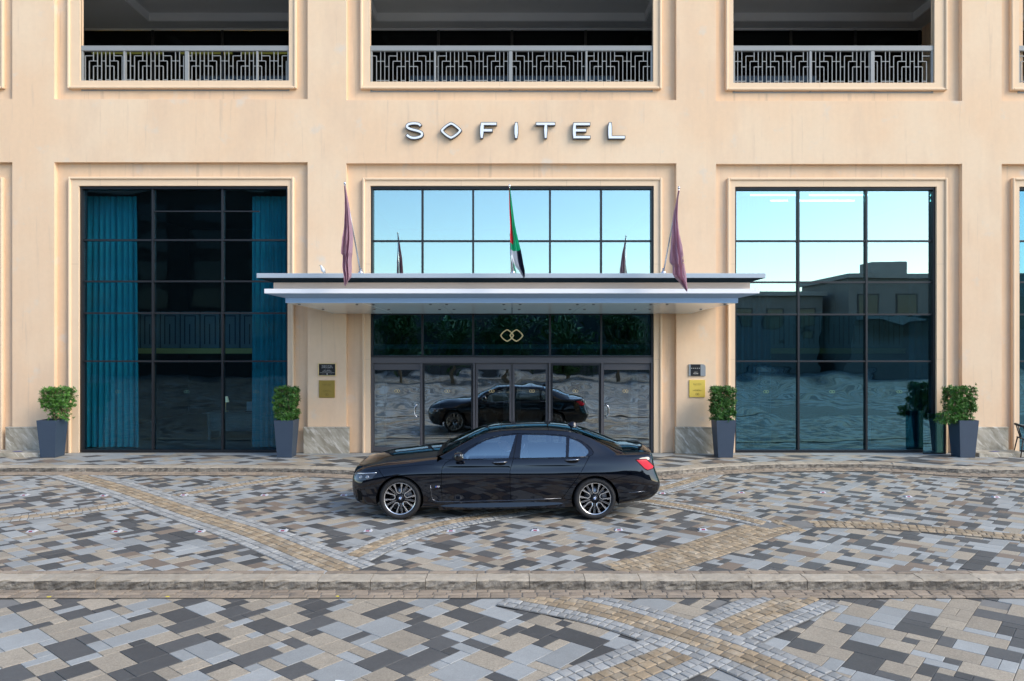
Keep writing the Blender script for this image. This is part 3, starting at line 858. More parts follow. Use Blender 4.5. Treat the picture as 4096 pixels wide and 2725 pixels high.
def brochures(x, y, z):
    r = empty('brochure_stand', (x, y, z), 'small stand of printed brochures on the desk inside the left window', 'stand')
    q = MB(); q.bbox(-0.32, 0.32, -0.03, 0.03, 0, 0.03, b=0.005); q.build('base', M['black_plastic'], r)
    for k in range(3):
        q = MB(); q.bbox(-0.29 + 0.2*k, -0.12 + 0.2*k, -0.01, 0.01, 0.031, 0.30, b=0.003); q.build('brochure', M['lobby_grey'] if k != 1 else M['curtain'], r)
brochures(-7.45, 2.5, GZ + 0.786)
def cafe_table(x, y):
    r = empty('cafe_table', (x, y, GZ + 0.004), 'small round table with a white leg inside the right window, by the fourth planter', 'table')
    q = MB(); q.lathe([(0, 0), (0.24, 0), (0.24, 0.02), (0.04, 0.04), (0.04, 0.70), (0, 0.70)], 20); q.build('pedestal', M['letter_face'], r)
    q = MB(); q.lathe([(0, 0.70), (0.45, 0.70), (0.46, 0.715), (0.45, 0.73), (0, 0.73)], 28); q.build('table_top', M['lobby_pale'], r)
cafe_table(9.9, 1.5)

# ------------------------------------------------------------------ letters on the wall
def LX(u): return -2.837 + 0.00258*u
def LZ(v): return 8.619 - 0.00258*v
sign = empty('letter_sign', (0, 0, 0), 'row of seven raised grey and white letters on the band above the entrance', 'sign')
OUT = {
 'F': [(796,46),(947,46),(947,70),(822,70),(822,110),(905,110),(905,134),(820,134),(817,162),(810,198),(792,198),(786,150),(787,100)],
 'I': [(1133,46),(1152,46),(1158,90),(1158,150),(1150,198),(1131,198),(1124,150),(1124,90)],
 'T': [(1338,46),(1522,46),(1522,70),(1444,70),(1447,115),(1440,198),(1421,198),(1415,115),(1420,70),(1338,70)],
 'E': [(1706,48),(1866,48),(1866,72),(1728,72),(1728,110),(1828,110),(1828,134),(1728,134),(1728,178),(1868,178),(1868,200),(1704,200),(1698,150),(1698,100)],
 'L': [(2055,46),(2076,46),(2081,90),(2081,178),(2210,178),(2210,202),(2050,202),(2046,150),(2047,90)],
}
YB, YF = -0.095, -0.015
def letter_poly(pl):
    p = [(LX(a), LZ(b)) for a, b in pl]
    bd = inset_poly(p, -0.013)
    q = MB(); q.prism(bd, YB, YF)
    o = q.build('letter', M['letter_side'], sign)
    q = MB(); q.prism(inset_poly(p, 0.002), YB - 0.004, YB + 0.002)
    q.build('letter_face', M['letter_face'], o)
def stroke(pts, w):
    """outline of a stroke of width w along a 2-D line"""
    L, R = [], []
    P = [Vector(p) for p in pts]
    for i, p in enumerate(P):
        d = (P[min(i+1, len(P)-1)] - P[max(i-1, 0)]).normalized()
        n = Vector((-d.y, d.x))
        L.append(p + n*w/2); R.append(p - n*w/2)
    return L, R
def strip_prism(L, R, y0, y1):
    q = MB(); n = len(L)
    vs = [(p.x, y0, p.y) for p in L] + [(p.x, y0, p.y) for p in R] + [(p.x, y1, p.y) for p in L] + [(p.x, y1, p.y) for p in R]
    fs = []
    for i in range(n - 1):
        fs += [(i, i+1, n+i+1, n+i), (2*n+i, 3*n+i, 3*n+i+1, 2*n+i+1), (i, 2*n+i, 2*n+i+1, i+1), (n+i, n+i+1, 3*n+i+1, 3*n+i)]
    fs += [(0, n, 3*n, 2*n), (n-1, 3*n-1, 4*n-1, 2*n-1)]
    q.add(vs, fs); return q
# S
sp = smooth_line([(204,80),(182,60),(145,53),(98,57),(70,72),(70,92),(98,108),(140,119),(185,131),(213,150),(208,176),(172,192),(125,196),(88,184),(61,162)], 6)
sp = [Vector((LX(p.x), LZ(p.y))) for p in sp]
L_, R_ = stroke(sp, 0.082); o = strip_prism(L_, R_, YB, YF).build('letter', M['letter_side'], sign)
L_, R_ = stroke(sp[1:-1], 0.052); strip_prism(L_, R_, YB - 0.004, YB + 0.002).build('letter_face', M['letter_face'], o)
# O
q = MB(); ring(q, LX(500), LZ(124), 0.281, 0.222, 0.082, YB, YF, 48, 1.25); o = q.build('letter', M['letter_side'], sign)
q = MB(); ring(q, LX(500), LZ(124), 0.262, 0.205, 0.050, YB - 0.004, YB + 0.002, 48, 1.25); q.build('letter_face', M['letter_face'], o)
for ch in 'FITEL': letter_poly(OUT[ch])

# ------------------------------------------------------------------ plaques
def text(body, size, x, y, z, m, parent, align='CENTER', spacing=1.0, name='lettering'):
    c = bpy.data.curves.new(name, 'FONT')
    c.body = body; c.size = size; c.align_x = align; c.align_y = 'CENTER'; c.space_character = spacing; c.extrude = 0.0008
    o0 = bpy.data.objects.new('tmp', c)
    COL.objects.link(o0)
    dg = bpy.context.evaluated_depsgraph_get()
    me = bpy.data.meshes.new_from_object(o0.evaluated_get(dg))
    COL.objects.unlink(o0); bpy.data.objects.remove(o0)
    me.materials.clear(); me.materials.append(m)
    o = place(me, name, parent, (x, y, z), (PI/2, 0, 0))
    return o

def wx(px): return (px - 2048)/157.0                      # plane just in front of the wall
def wz(py): return 2.97 + (1362 - py)/157.0
AR_LINE = '\uFEB3\uFEEE\uFED3\uFEF4\uFE98\uFEDE'           # joined letter forms of the Arabic line
AR_LINE2 = ' \uFE9F\uFEE4\uFEF4\uFEAE\uFE8D'
def rtl(s): return s[::-1]
def plaque(name, label, x0, x1, z0, z1, m, d=0.022):
    q = MB(); q.bbox(x0, x1, -d, -0.001, z0, z1, b=0.004)
    return tag(q.build(name, m), label, 'plaque')

pl = plaque('wall_plaque', 'black rectangular plaque in a gold frame on the left entrance pilaster', wx(1273), wx(1343), wz(1503), wz(1454), M['plaque_black'], 0.014)
x0, x1, z0, z1 = wx(1272), wx(1344), wz(1504), wz(1453)
q = MB(); t = 0.02
q.bbox(x0, x0 + t, -0.03, -0.0005, z0, z1, b=0.004); q.bbox(x1 - t, x1, -0.03, -0.0005, z0, z1, b=0.004)
q.bbox(x0 + t, x1 - t, -0.03, -0.0005, z0, z0 + t, b=0.004); q.bbox(x0 + t, x1 - t, -0.03, -0.0005, z1 - t, z1, b=0.004)
q.build('plaque_frame', M['gold'], pl)
cx = (x0 + x1)/2
text('SOFITEL', 0.054, cx, -0.0155, wz(1464.5), M['plaque_text'], pl, spacing=1.45)
text('HOTELS & RESORTS', 0.032, cx, -0.0155, wz(1471), M['plaque_text'], pl)
text(rtl(AR_LINE + AR_LINE2), 0.03, cx, -0.0155, wz(1480), M['plaque_text'], pl)
text('DUBAI JUMEIRAH BEACH', 0.022, cx, -0.0155, wz(1485), M['plaque_text'], pl)
box_obj('plaque_rule', (cx - 0.19, cx + 0.19, -0.0155, -0.0135, wz(1491.3), wz(1490.6)), M['plaque_text'], pl)
text('• • • • • • •', 0.018, cx - 0.1, -0.0155, wz(1496.5), M['plaque_text'], pl)
text('• • • • • • •', 0.018, cx + 0.1, -0.0155, wz(1496.5), M['plaque_text'], pl)
q = MB(); q.prism([(cx - 0.02, wz(1496.5)), (cx, wz(1493.3)), (cx + 0.02, wz(1496.5)), (cx, wz(1499.7))], -0.0155, -0.0135); q.build('diamond_mark', M['plaque_text'], pl)

for (xa, xb, za, zb, m, lab) in ((1275.5, 1339, 1591, 1521.5, M['brass_plate'], 'dull brass square plate under the black gold-framed plaque'),
                                 (2757.5, 2821, 1589, 1519.5, M['yellow_plate'], 'bright yellow square plate under the grey star plaque')):
    pl = plaque('wall_plaque', lab, wx(xa), wx(xb), wz(za), wz(zb), m, 0.025)
    cx = (wx(xa) + wx(xb))/2; zt = wz(zb); H = wz(zb) - wz(za)
    text('SOFITEL', 0.042, cx, -0.0268, zt - 0.245*H, M['engrave'], pl, spacing=1.5)
    text('HOTELS & RESORTS', 0.013, cx, -0.0268, zt - 0.305*H, M['engrave'], pl, spacing=1.4)
    text(rtl(AR_LINE + AR_LINE2), 0.024, cx, -0.0268, zt - 0.565*H, M['engrave'], pl)
    text('DUBAI JUMEIRAH BEACH', 0.020, cx, -0.0268, zt - 0.62*H, M['engrave'], pl)
    emblem('emblem_mark', cx, zt - 0.82*H, 0.10, -0.0272, M['engrave'], pl)

x0, x1, z0, z1 = wx(2756), wx(2822.5), wz(1504), wz(1457)
r_ = 0.075
pts = [(x0, z0), (x1, z0)] + [(x1 - r_ + r_*math.cos(a*PI/12), z1 - r_ + r_*math.sin(a*PI/12)) for a in range(0, 7)] + [(x0, z1)]
q = MB(); q.prism(pts, -0.028, -0.001)
pl = tag(q.build('star_plaque', M['plaque_grey']), 'grey and black five-star plaque with one rounded corner on the right entrance pilaster', 'plaque')
xa, xb = wx(2763), wx(2802)
box_obj('black_panel', (xa, xb, -0.032, -0.0275, z0 + 0.003, z1 - 0.003), M['plaque_black'], pl)
for k in range(5):
    q = MB(); cx = xa + 0.025 + k*(xb - xa - 0.05)/4; cz = wz(1473)
    st = []
    for i in range(10):
        rr = 0.017 if i % 2 == 0 else 0.007
        st.append((cx + rr*math.sin(i*PI/5), cz + rr*math.cos(i*PI/5)))
    q.prism(st, -0.034, -0.0315); q.build('star', M['plaque_text'], pl)
text('Hotel', 0.055, (xa + xb)/2, -0.0328, wz(1494), M['plaque_text'], pl)
text(rtl('\uFED3\uFEE8\uFEAA\uFED5'), 0.04, (xa + xb)/2, -0.0328, wz(1488), M['plaque_text'], pl)

# ------------------------------------------------------------------ canopy over the doors
can = empty('entrance_canopy', (0, 0, 0), 'wide two-tier flat canopy with white and blue edges above the entrance doors', 'canopy')
def wedge(name, x0, x1, y0, y1, ya, za, yb, zb, zt, m, inset=0.0):
    """plate underside: level with the edge at the front, falling to the body behind"""
    q = MB()
    def quad(y, z, e): return [(x0 + e, y, z), (x1 - e, y, z)]
    vs = quad(ya, za, 0.0) + quad(yb, zb, inset) + quad(yb, zt, inset) + quad(ya, zt, 0.0)
    q.add(vs, [(0, 1, 3, 2), (2, 3, 5, 4), (4, 5, 7, 6), (6, 7, 1, 0), (0, 2, 4, 6), (1, 7, 5, 3)])
    return q.build(name, m, can)
q = MB(); q.bbox(-5.585, 5.545, -2.50, -0.004, 4.338, 4.44, b=0.006); q.build('upper_plate', M['plate_edge'], can)
wedge('plate_soffit', -5.57, 5.53, 0, 0, -2.485, 4.334, -2.20, 4.263, 4.337, M['plate_under'], 0.25)
q = MB(); q.box(-5.315, 5.31, -2.20, -0.006, 4.103, 4.262); q.build('fascia_band', M['canopy_beige'], can)
q = MB(); q.bbox(-5.415, 5.41, -2.50, -0.004, 4.00, 4.10, b=0.004); q.build('lower_plate', M['canopy_white'], can)
wedge('plate_soffit', -5.40, 5.395, 0, 0, -2.485, 3.994, -2.25, 3.915, 3.998, M['canopy_blue'], 0.36)
q = MB(); q.box(-5.035, 5.025, -2.25, -0.006, 3.806, 3.914); q.build('fascia_band', M['canopy_blue'], can)
# curved glass soffit: six frosted panels
def sof(u, v):
    """u -1..1 across, v 0 front .. 1 wall"""
    half = 5.00 - 0.42*(1 - (1 - v)**2.2)
    return Vector((half*u, -2.235 + v*2.22, 3.802 - 0.145*v**0.85))
for k in range(6):
    ua, ub = -1 + k/3 + (0.0018 if k else 0), -1 + (k + 1)/3 - (0.0018 if k < 5 else 0)
    q = MB(); nu, nv = 6, 8
    vs = [sof(ua + (ub - ua)*i/nu, j/nv) for j in range(nv + 1) for i in range(nu + 1)]
    nb = len(vs); vs += [p + Vector((0, 0, 0.014)) for p in vs]
    fs = []
    for j in range(nv):
        for i in range(nu):
            a = j*(nu + 1) + i
            fs.append((a, a + nu + 1, a + nu + 2, a + 1)); fs.append((nb + a, nb + a + 1, nb + a + nu + 2, nb + a + nu + 1))
    for i in range(nu):
        fs.append((i, i + 1, nb + i + 1, nb + i)); b_ = nv*(nu + 1) + i; fs.append((b_ + 1, b_, nb + b_, nb + b_ + 1))
    for j in range(nv):
        a = j*(nu + 1); c = a + nu + 1; fs.append((c, a, nb + a, nb + c)); a += nu; c += nu; fs.append((a, c, nb + c, nb + a))
    q.add(vs, fs, 0, False)
    pn = q.build('glass_panel', M['soffit_glass'], can)
    for u in (ua + 0.035, ub - 0.035):
        for v in (0.06, 0.5):
            p = sof(u, v)
            if abs(p.x) > 4.9: continue
            q = MB(); q.lathe([(0.0, -0.022), (0.03, -0.02), (0.035, -0.008), (0.02, -0.002), (0.0, 0.0)], 12, M=Matrix.Translation(p))
            q.build('glass_bolt', M['dark_chrome'], pn)

# ------------------------------------------------------------------ flags
def flag(base, top, prof, matf, pole_label, flag_label, seed, amp=0.10, nf=3.0):
    """prof: rows (t down from the tip, x left, x right, y) in metres, gathered cloth hung from the pole"""
    fp = empty('flagpole', base, pole_label, 'flagpole', 'leaning flagpoles on the canopy')
    b = Vector(base); tp = Vector(top)
    q = MB(); q.tube([(0, 0, 0), tp - b], [0.017, 0.013], 10); q.build('pole', M['steel'], fp)
    q = MB(); q.lathe([(0, 0), (0.06, 0), (0.06, 0.02), (0.03, 0.05), (0.02, 0.12), (0, 0.12)], 14); q.build('base_socket', M['steel'], fp)
    q = MB(); q.lathe([(0, -0.01), (0.018, 0.0), (0.026, 0.025), (0.018, 0.05), (0, 0.055)], 12, M=Matrix.Translation(tp - b)); q.build('finial', M['steel'], fp)
    prof = sorted(prof)
    zs = [p[0] for p in prof]
    fl, fr, fy = pchip(zs, [p[1] for p in prof]), pchip(zs, [p[2] for p in prof]), pchip(zs, [p[3] for p in prof])
    n, m = 36, 64
    rnd = random.Random(seed)
    ph = rnd.uniform(0, 6)
    vs = []; mi = []
    for j in range(m + 1):
        z = zs[-1] + (zs[0] - zs[-1])*j/m
        t = j/m
        for i in range(n + 1):
            u = i/n
            a = min(amp, 0.45*(fr(z) - fl(z)) + 0.01)
            w = a*math.sin(2*PI*nf*u + ph + 0.8*t) + 0.35*a*math.sin(2*PI*(2.1*nf)*u + 5*t + ph) + 0.30*a*math.sin(17*t + 5*u + ph)*min(1, t*2) + 0.16*a*math.sin(46*t + 9*math.sin(5*u + 3*t))*min(1, t*2.5)*(1 - u*0.6)
            x = fl(z) + (fr(z) - fl(z))*(u + 0.06*math.sin(2*PI*2*u + 3*t)*u*(1 - u)*4)
            vs.append((x, fy(z) + w, z - 0.05*math.sin(PI*u)*t))
    q = MB(); q.v = vs
    for j in range(m):
        for i in range(n):
            a = j*(n + 1) + i
            q.f.append([a, a + n + 1, a + n + 2, a + 1]); q.sm.append(True)
            q.m.append(matf((i + 0.5)/n, (j + 0.5)/m))
    return q

PX = lambda px, s: (px - 2048)/s
# left mauve flag
S = 191.0
def fz_(py): return 2.97 + (1362 - py)/S
def rows(lst): return [(fz_(py), PX(a, S), PX(b, S), -3.12 + yo) for py, a, b, yo in lst]
q = flag((-3.34, -2.35, 4.45), (PX(1378, S), -3.10, fz_(737)), rows([(742,1376,1381,0),(800,1378,1391,0),(900,1375,1406,0),(960,1371,1410,-.03),(1014,1364,1409,-.04),(1018,1370,1406,0),(1060,1371,1403,-.02),(1100,1377,1403,-.03),(1137,1380,1384,-.05)]),
         lambda u, v: 0, 'leaning steel pole of the plain mauve flag, over the left canopy end', '', 1)
tag(q.build('flag', [M['mauve']]), 'plain mauve flag hanging limp from the pole at the left canopy end', 'flag', 'flags hanging on the canopy poles')
# middle flag, four colours
def four(u, v):
    if v < 0.62 and u < 0.42 - 0.12*v: return 0
    if v < 0.70: return 1
    if u < 0.55 + 0.2*(0.85 - v): return 2
    return 3
q = flag((0.02, -2.35, 4.45), (PX(2038, S), -3.10, fz_(747)), rows([(750,2036,2040,0),(820,2037,2049,0),(900,2040,2060,0),(960,2041,2073,0),(1000,2043,2083,-.02),(1030,2047,2089,-.02),(1060,2058,2094,-.01),(1085,2078,2099,0),(1103,2090,2100,0)]),
         four, 'leaning steel pole of the red, green, white and black flag', '', 5, amp=0.05, nf=2.0)
tag(q.build('flag', [M['flag_red'], M['flag_green'], M['flag_white'], M['flag_black']]), 'red, green, white and black flag hanging limp above the middle of the canopy', 'flag', 'flags hanging on the canopy poles')
# right mauve flag
q = flag((3.34, -2.35, 4.45), (PX(2717, S), -3.10, fz_(755)), rows([(760,2713,2719,0),(800,2706,2713,0),(860,2693,2711,0),(920,2686,2717,0),(980,2681,2727,-.02),(1052,2677,2738,-.03),(1060,2688,2739,-.01),(1095,2687,2742,-.03),(1120,2712,2743,-.03),(1157,2742,2748,-.04)]),
         lambda u, v: 0, 'leaning steel pole of the mauve flag with a gold letter', '', 9)
fl = tag(q.build('flag', [M['mauve']]), 'mauve flag with a gold letter hanging limp from the pole at the right canopy end', 'flag', 'flags hanging on the canopy poles')
sp = [Vector((PX(a, S), fz_(b))) for a, b in smooth_line([(2732,1032),(2727,1030),(2723,1036),(2729,1043),(2734,1050),(2729,1056),(2724,1052)], 5)]
L_, R_ = stroke(sp, 0.012); strip_prism(L_, R_, -3.285, -3.281).build('gold_letter', M['gold_decal'], fl)

def bird(x, y, z):
    q = MB()
    prof = [(-0.075, 0.006), (-0.06, 0.022), (-0.02, 0.040), (0.02, 0.042), (0.055, 0.028), (0.07, 0.024), (0.085, 0.026), (0.10, 0.018), (0.108, 0.004)]
    c = Vector((x, y, z))
    ax = Vector((-0.45, 0.0, 0.89))
    pts = [c + ax*h + Vector((0, 0, 0.085)) for h, r in prof]
    q.tube(pts, [r for h, r in prof], 12)
    o = q.build('bird', M['letter_face'])
    tag(o, 'small pale bird perched on the canopy top, near the left flagpole', 'bird')
    q = MB(); q.tube([c + Vector((-0.055, 0, 0.19)), c + Vector((-0.085, 0, 0.17))], [0.006, 0.001], 6); q.build('beak', M['black_plastic'], o)
    q = MB(); q.tube([c + Vector((0.0, 0.0, 0.13)), c + Vector((0.035, 0, 0.06)), c + Vector((0.055, 0, 0.0))], [0.02, 0.024, 0.004], 8); q.build('wing', M['plaque_grey'], o)
    for s in (-0.012, 0.012):
        q = MB(); q.tube([c + Vector((0.01, s, 0.05)), c + Vector((0.008, s, 0.0))], 0.004, 5); q.build('leg', M['black_plastic'], o)
bird(-4.16, -2.40, 4.441)

# ------------------------------------------------------------------ planters and clipped shrubs
def planter(x, y, label):
    r = MB(); t, b, h, w = 0.238, 0.178, 0.915, 0.02
    z0 = GZ + 0.004
    def ringq(s, z): return [(x - s, y - s, z), (x + s, y - s, z), (x + s, y + s, z), (x - s, y + s, z)]
    vs = ringq(b, z0) + ringq(t, z0 + h) + ringq(t - w, z0 + h) + ringq(t - w - 0.01, z0 + h - 0.08)
    fs = [(3,2,1,0)]
    for k in range(3):
        for i in range(4):
            j = (i + 1) % 4
            fs.append((k*4 + i, k*4 + j, k*4 + 4 + j, k*4 + 4 + i))
    r.add(vs, fs)
    o = r.build('planter', M['pot'])
    tag(o, label, 'planter', 'tapered planters along the wall')
    q = MB(); s = t - w - 0.012; q.box(x - s, x + s, y - s, y + s, z0 + h - 0.12, z0 + h - 0.075); q.build('soil', M['soil'], o)
    return o

def leaf_mesh(q, p, d, up, L, W):
    d = d.normalized(); s = d.cross(up)
    if s.length < 1e-3: s = Vector((1, 0, 0))
    s.normalize(); n = s.cross(d).normalized()
    a = p; m1 = p + d*L*0.45 - n*L*0.02; t = p + d*L - n*L*0.10
    l_ = m1 + s*W + n*W*0.5; r_ = m1 - s*W + n*W*0.5
    q.add([a, l_, m1, r_, t], [(0, 2, 1), (2, 4, 1), (0, 3, 2), (3, 4, 2)])

def shrub(x, y, boxes, stems, label, seed, m, dens=1.0):
    """boxes: (x0, x1, y0, y1, z0, z1, sprays); leaves sit in whorls on short twigs"""
    rnd = random.Random(seed)
    root = empty('shrub', (0, 0, 0), label, 'shrub', 'clipped shrubs in the planters')
    root.location = (x, y, GZ + 0.84)
    off = Vector((x, y, GZ + 0.84))
    q = MB(); tw = MB()
    for (x0, x1, y0, y1, z0, z1, n) in boxes:
        for _ in range(int(n*dens)):
            u, v, w = rnd.random(), rnd.random(), rnd.random()
            if rnd.random() < 0.55:                       # favour the skin of the clipped block
                ax = rnd.choice('xyyz'); e = rnd.choice((0.02, 0.98)) + rnd.gauss(0, 0.05)
                if ax == 'x': u = e
                elif ax == 'y': v = min(e, 1.02)
                else: w = e
            p = Vector((x0 + (x1 - x0)*u, y0 + (y1 - y0)*v, z0 + (z1 - z0)*w))
            c = Vector(((x0 + x1)/2, (y0 + y1)/2, z0 + (z1 - z0)*0.3))
            ax = (p - c).normalized()*0.7 + Vector((rnd.gauss(0, .5), rnd.gauss(0, .5), rnd.gauss(0.35, .4)))
            ax.normalize()
            k = rnd.randint(6, 9); L = rnd.uniform(0.05, 0.085)
            side = ax.cross(Vector((0.3, 0.2, 1))).normalized(); oth = ax.cross(side)
            for i in range(k):
                a = 2*PI*i/k + rnd.uniform(-.3, .3)
                d = (math.cos(a)*side + math.sin(a)*oth) + ax*rnd.uniform(0.25, 0.9)
                leaf_mesh(q, p - off + ax*rnd.uniform(-0.03, 0.01), d, ax, L*rnd.uniform(0.75, 1.15), L*0.17)
            if rnd.random() < 0.35:
                tw.tube([p - off, p - off - ax*0.09], 0.003, 4, cap=False)
    tag(q.build('foliage', m, root), kind='stuff')
    tag(tw.build('twigs', M['bark'], root), kind='stuff')
    for pts, r in stems:
        s = MB(); s.tube([Vector(p) - off for p in pts], r, 8); s.build('stem', M['bark'], root)
    return root

PY = -0.54
planter(-11.36, PY, 'slate blue tapered planter at the far left, before the left window')
planter(-5.57, PY, 'slate blue tapered planter between the dark left window and the gold-framed plaque')
planter(5.225, PY, 'slate blue tapered planter under the bright yellow plate')
planter(11.15, PY, 'slate blue tapered planter at the far right, beside the stray window glass')
def stems(x, z0, z1, n, seed):
    rnd = random.Random(seed); out = []
    for _ in range(n):
        a = rnd.uniform(-0.08, 0.08)
        out.append(([(x + a, PY, z0), (x + a*1.6 + 0.02, PY + rnd.uniform(-.05, .05), (z0 + z1)/2), (x + a*2.5, PY + rnd.uniform(-.1, .1), z1)], [0.014, 0.010, 0.004]))
    return out
zt = GZ + 0.92
shrub(-11.22, PY, [(-11.54, -10.92, PY - 0.16, PY + 0.18, 1.34, 1.79, 520), (-11.42, -10.9, PY - 0.12, PY + 0.14, 1.02, 1.16, 40), (-11.45, -10.98, PY - 0.14, PY + 0.17, 1.22, 1.4, 110)],
      stems(-11.22, 0.95, 1.6, 4, 1), 'thin leafy shrub with a bare lower stem in the far left planter', 11, M['leaf'])
shrub(-5.57, PY, [(-5.81, -5.33, PY - 0.2, PY + 0.22, 1.10, 1.79, 720), (-5.78, -5.36, PY - 0.2, PY + 0.2, 1.0, 1.15, 130)],
      stems(-5.57, 0.95, 1.5, 4, 2), 'dense square-clipped shrub in the planter between the left window and the brass plate', 12, M['leaf_dark'])
shrub(5.22, PY, [(4.97, 5.46, PY - 0.2, PY + 0.22, 1.16, 1.80, 720), (4.98, 5.42, PY - 0.2, PY + 0.2, 1.0, 1.22, 150)],
      stems(5.22, 0.95, 1.5, 5, 3), 'dense square-clipped shrub in the planter under the yellow plate', 13, M['leaf_dark'])
shrub(11.15, PY, [(10.76, 11.38, PY - 0.17, PY + 0.2, 1.25, 1.80, 640), (10.90, 11.32, PY - 0.15, PY + 0.15, 1.0, 1.28, 140), (10.52, 10.95, PY - 0.20, PY + 0.05, 0.94, 1.2, 110)],
      stems(11.15, 0.95, 1.55, 4, 4), 'ragged shrub with a drooping low branch in the far right planter', 14, M['leaf'])

# stand-in for window glass running on over the wall, up to the last planter
gs = empty('stray_glass', (10.6, -0.15, GZ + 0.004), 'stand-in pane and black post for window glass running over the wall by the far right planter', 'screen')
box_obj('pane', (-0.20, 0.32, -0.006, 0.006, 0.03, 1.02), M['pane_mirror'], gs)
box_obj('post', (0.322, 0.362, -0.02, 0.02, 0.0, 1.05), M['dark_frame'], gs)
box_obj('base_rail', (-0.20, 0.32, -0.015, 0.015, 0.0, 0.029), M['dark_frame'], gs)

# low stone steps beside the end plinths
for x0, x1, lab, bx in ((-13.6, -11.62, 'low stone step under the far left plinth, with a faint blue stain', -12.35), (11.50, 12.70, 'low stone step at the far right plinth, with a blue stain', 12.05)):
    q = MB(); q.bbox(x0, x1, -0.62, -0.083, GZ - 0.03, GZ + 0.10, b=0.008)
    o = tag(q.build('stone_step', M['travertine']), lab, 'step')
    q = MB(); q.lathe([(0, 0), (0.10, 0), (0.14, 0.0015), (0, 0.003)], 12, M=Matrix.Translation((bx, -0.36, GZ + 0.1005))@Matrix.Scale(0.35, 4, (0, 1, 0))); q.build('stain', M['blue_paint'], o)

# the edge of a black chair at the right
ch = empty('terrace_chair', (12.80, -0.55, GZ + 0.004), 'black chair with a rounded back, half cut by the right edge', 'chair', rz=math.radians(-20))
q = MB(); q.bbox(-0.22, 0.22, -0.22, 0.22, 0.43, 0.46, b=0.01); q.build('seat', M['black_plastic'], ch)
q = MB()
arc = [(0.30*math.cos(math.radians(a)), 0.27*math.sin(math.radians(a)), 0.80 - 0.10*abs(a - 180)/110) for a in range(70, 291, 20)]
q.tube(arc, 0.028, 8); q.build('back_rail', M['black_plastic'], ch)
for sx, sy in ((-0.2, -0.2), (0.2, -0.2), (0.2, 0.2), (-0.2, 0.2)):
    q = MB(); q.tube([(sx*1.35, sy*1.3, 0.0), (sx, sy, 0.44)], [0.012, 0.016], 8); q.build('leg', M['black_plastic'], ch)
for sy in (-0.2, 0.2, 0.0):
    q = MB(); q.tube([(-0.2 if sy == 0 else -0.12, sy, 0.45), (-0.29 if sy == 0 else -0.2, sy*1.02, 0.78)], 0.014, 8); q.build('back_spindle', M['black_plastic'], ch)

# ------------------------------------------------------------------ ground
def sheet(name, x0, x1, y0, y1, z, m, kind='structure', parent=None):
    q = MB(); q.add([(x0, y0, z), (x1, y0, z), (x1, y1, z), (x0, y1, z)], [(0, 1, 2, 3)])
    o = q.build(name, m, parent)
    if kind: o['kind'] = kind
    return o
RZ = -0.12                                               # level of the lower roadway
KY0, KY1 = -9.0, -8.77                                   # near kerb, front and back
ground = sheet('ground', -400, 400, -400, 200, RZ - 0.03, M['road_far'])
road = sheet('roadway', -16, 16, -13.4, KY0 + 0.05, RZ - 0.010, M['mortar'])
court = sheet('forecourt', -24, 24, KY1 - 0.1, 0.3, -0.010, M['mortar_dark'])

KERB = [(-16, -2.05), (-10, -2.05), (-6.5, -2.05), (-5.0, -2.12), (-4.15, -2.26), (-3.4, -2.42), (-2.4, -2.50), (0, -2.52), (2.4, -2.52), (3.24, -2.46), (3.89, -2.27),
        (4.6, -1.98), (5.2, -1.78), (6.4, -1.60), (7.9, -1.55), (8.8, -1.72), (9.5, -2.05), (10.4, -2.25), (12, -2.3), (16, -2.3)]
ky = pchip([p[0] for p in KERB], [p[1] for p in KERB])
# the pavement along the wall
q = MB(); n = 128
vs = [(-16 + 32*i/n, ky(-16 + 32*i/n) + 0.25, GZ - 0.008) for i in range(n + 1)] + [(-16 + 32*i/n, 0.3, GZ - 0.008) for i in range(n + 1)]
q.add(vs, [(i, i + 1, n + 2 + i, n + 1 + i) for i in range(n)])
walk = tag(q.build('pavement', M['mortar_dark']), kind='structure')

def clip_poly(P, a, b, c):
    """keep the side a*x + b*y >= c"""
    out = []
    for i in range(len(P)):
        p, r = P[i - 1], P[i]
        dp, dr = a*p[0] + b*p[1] - c, a*r[0] + b*r[1] - c
        if (dp < 0) != (dr < 0):
            t = dp/(dp - dr); out.append((p[0] + (r[0] - p[0])*t, p[1] + (r[1] - p[1])*t))
        if dr >= 0: out.append(r)
    return out

def shrink(P, d):
    return inset_poly(P, d)

STONES = [M['granite_dark'], M['granite_grey'], M['granite_beige'], M['granite_brown']]
def slab_geo(P, z, th, g, ch):
    """a paver: outline inset by half the joint, chamfered top"""
    A = shrink(P, g); B = shrink(P, g + ch)
    n = len(A)
    vs = [(x, y, z - th) for x, y in A] + [(x, y, z - ch) for x, y in A] + [(x, y, z) for x, y in B]
    fs = [tuple(range(2*n, 3*n))]
    for i in range(n):
        j = (i + 1) % n
        fs.append((i, j, n + j, n + i)); fs.append((n + i, n + j, 2*n + j, 2*n + i))
    return vs, fs

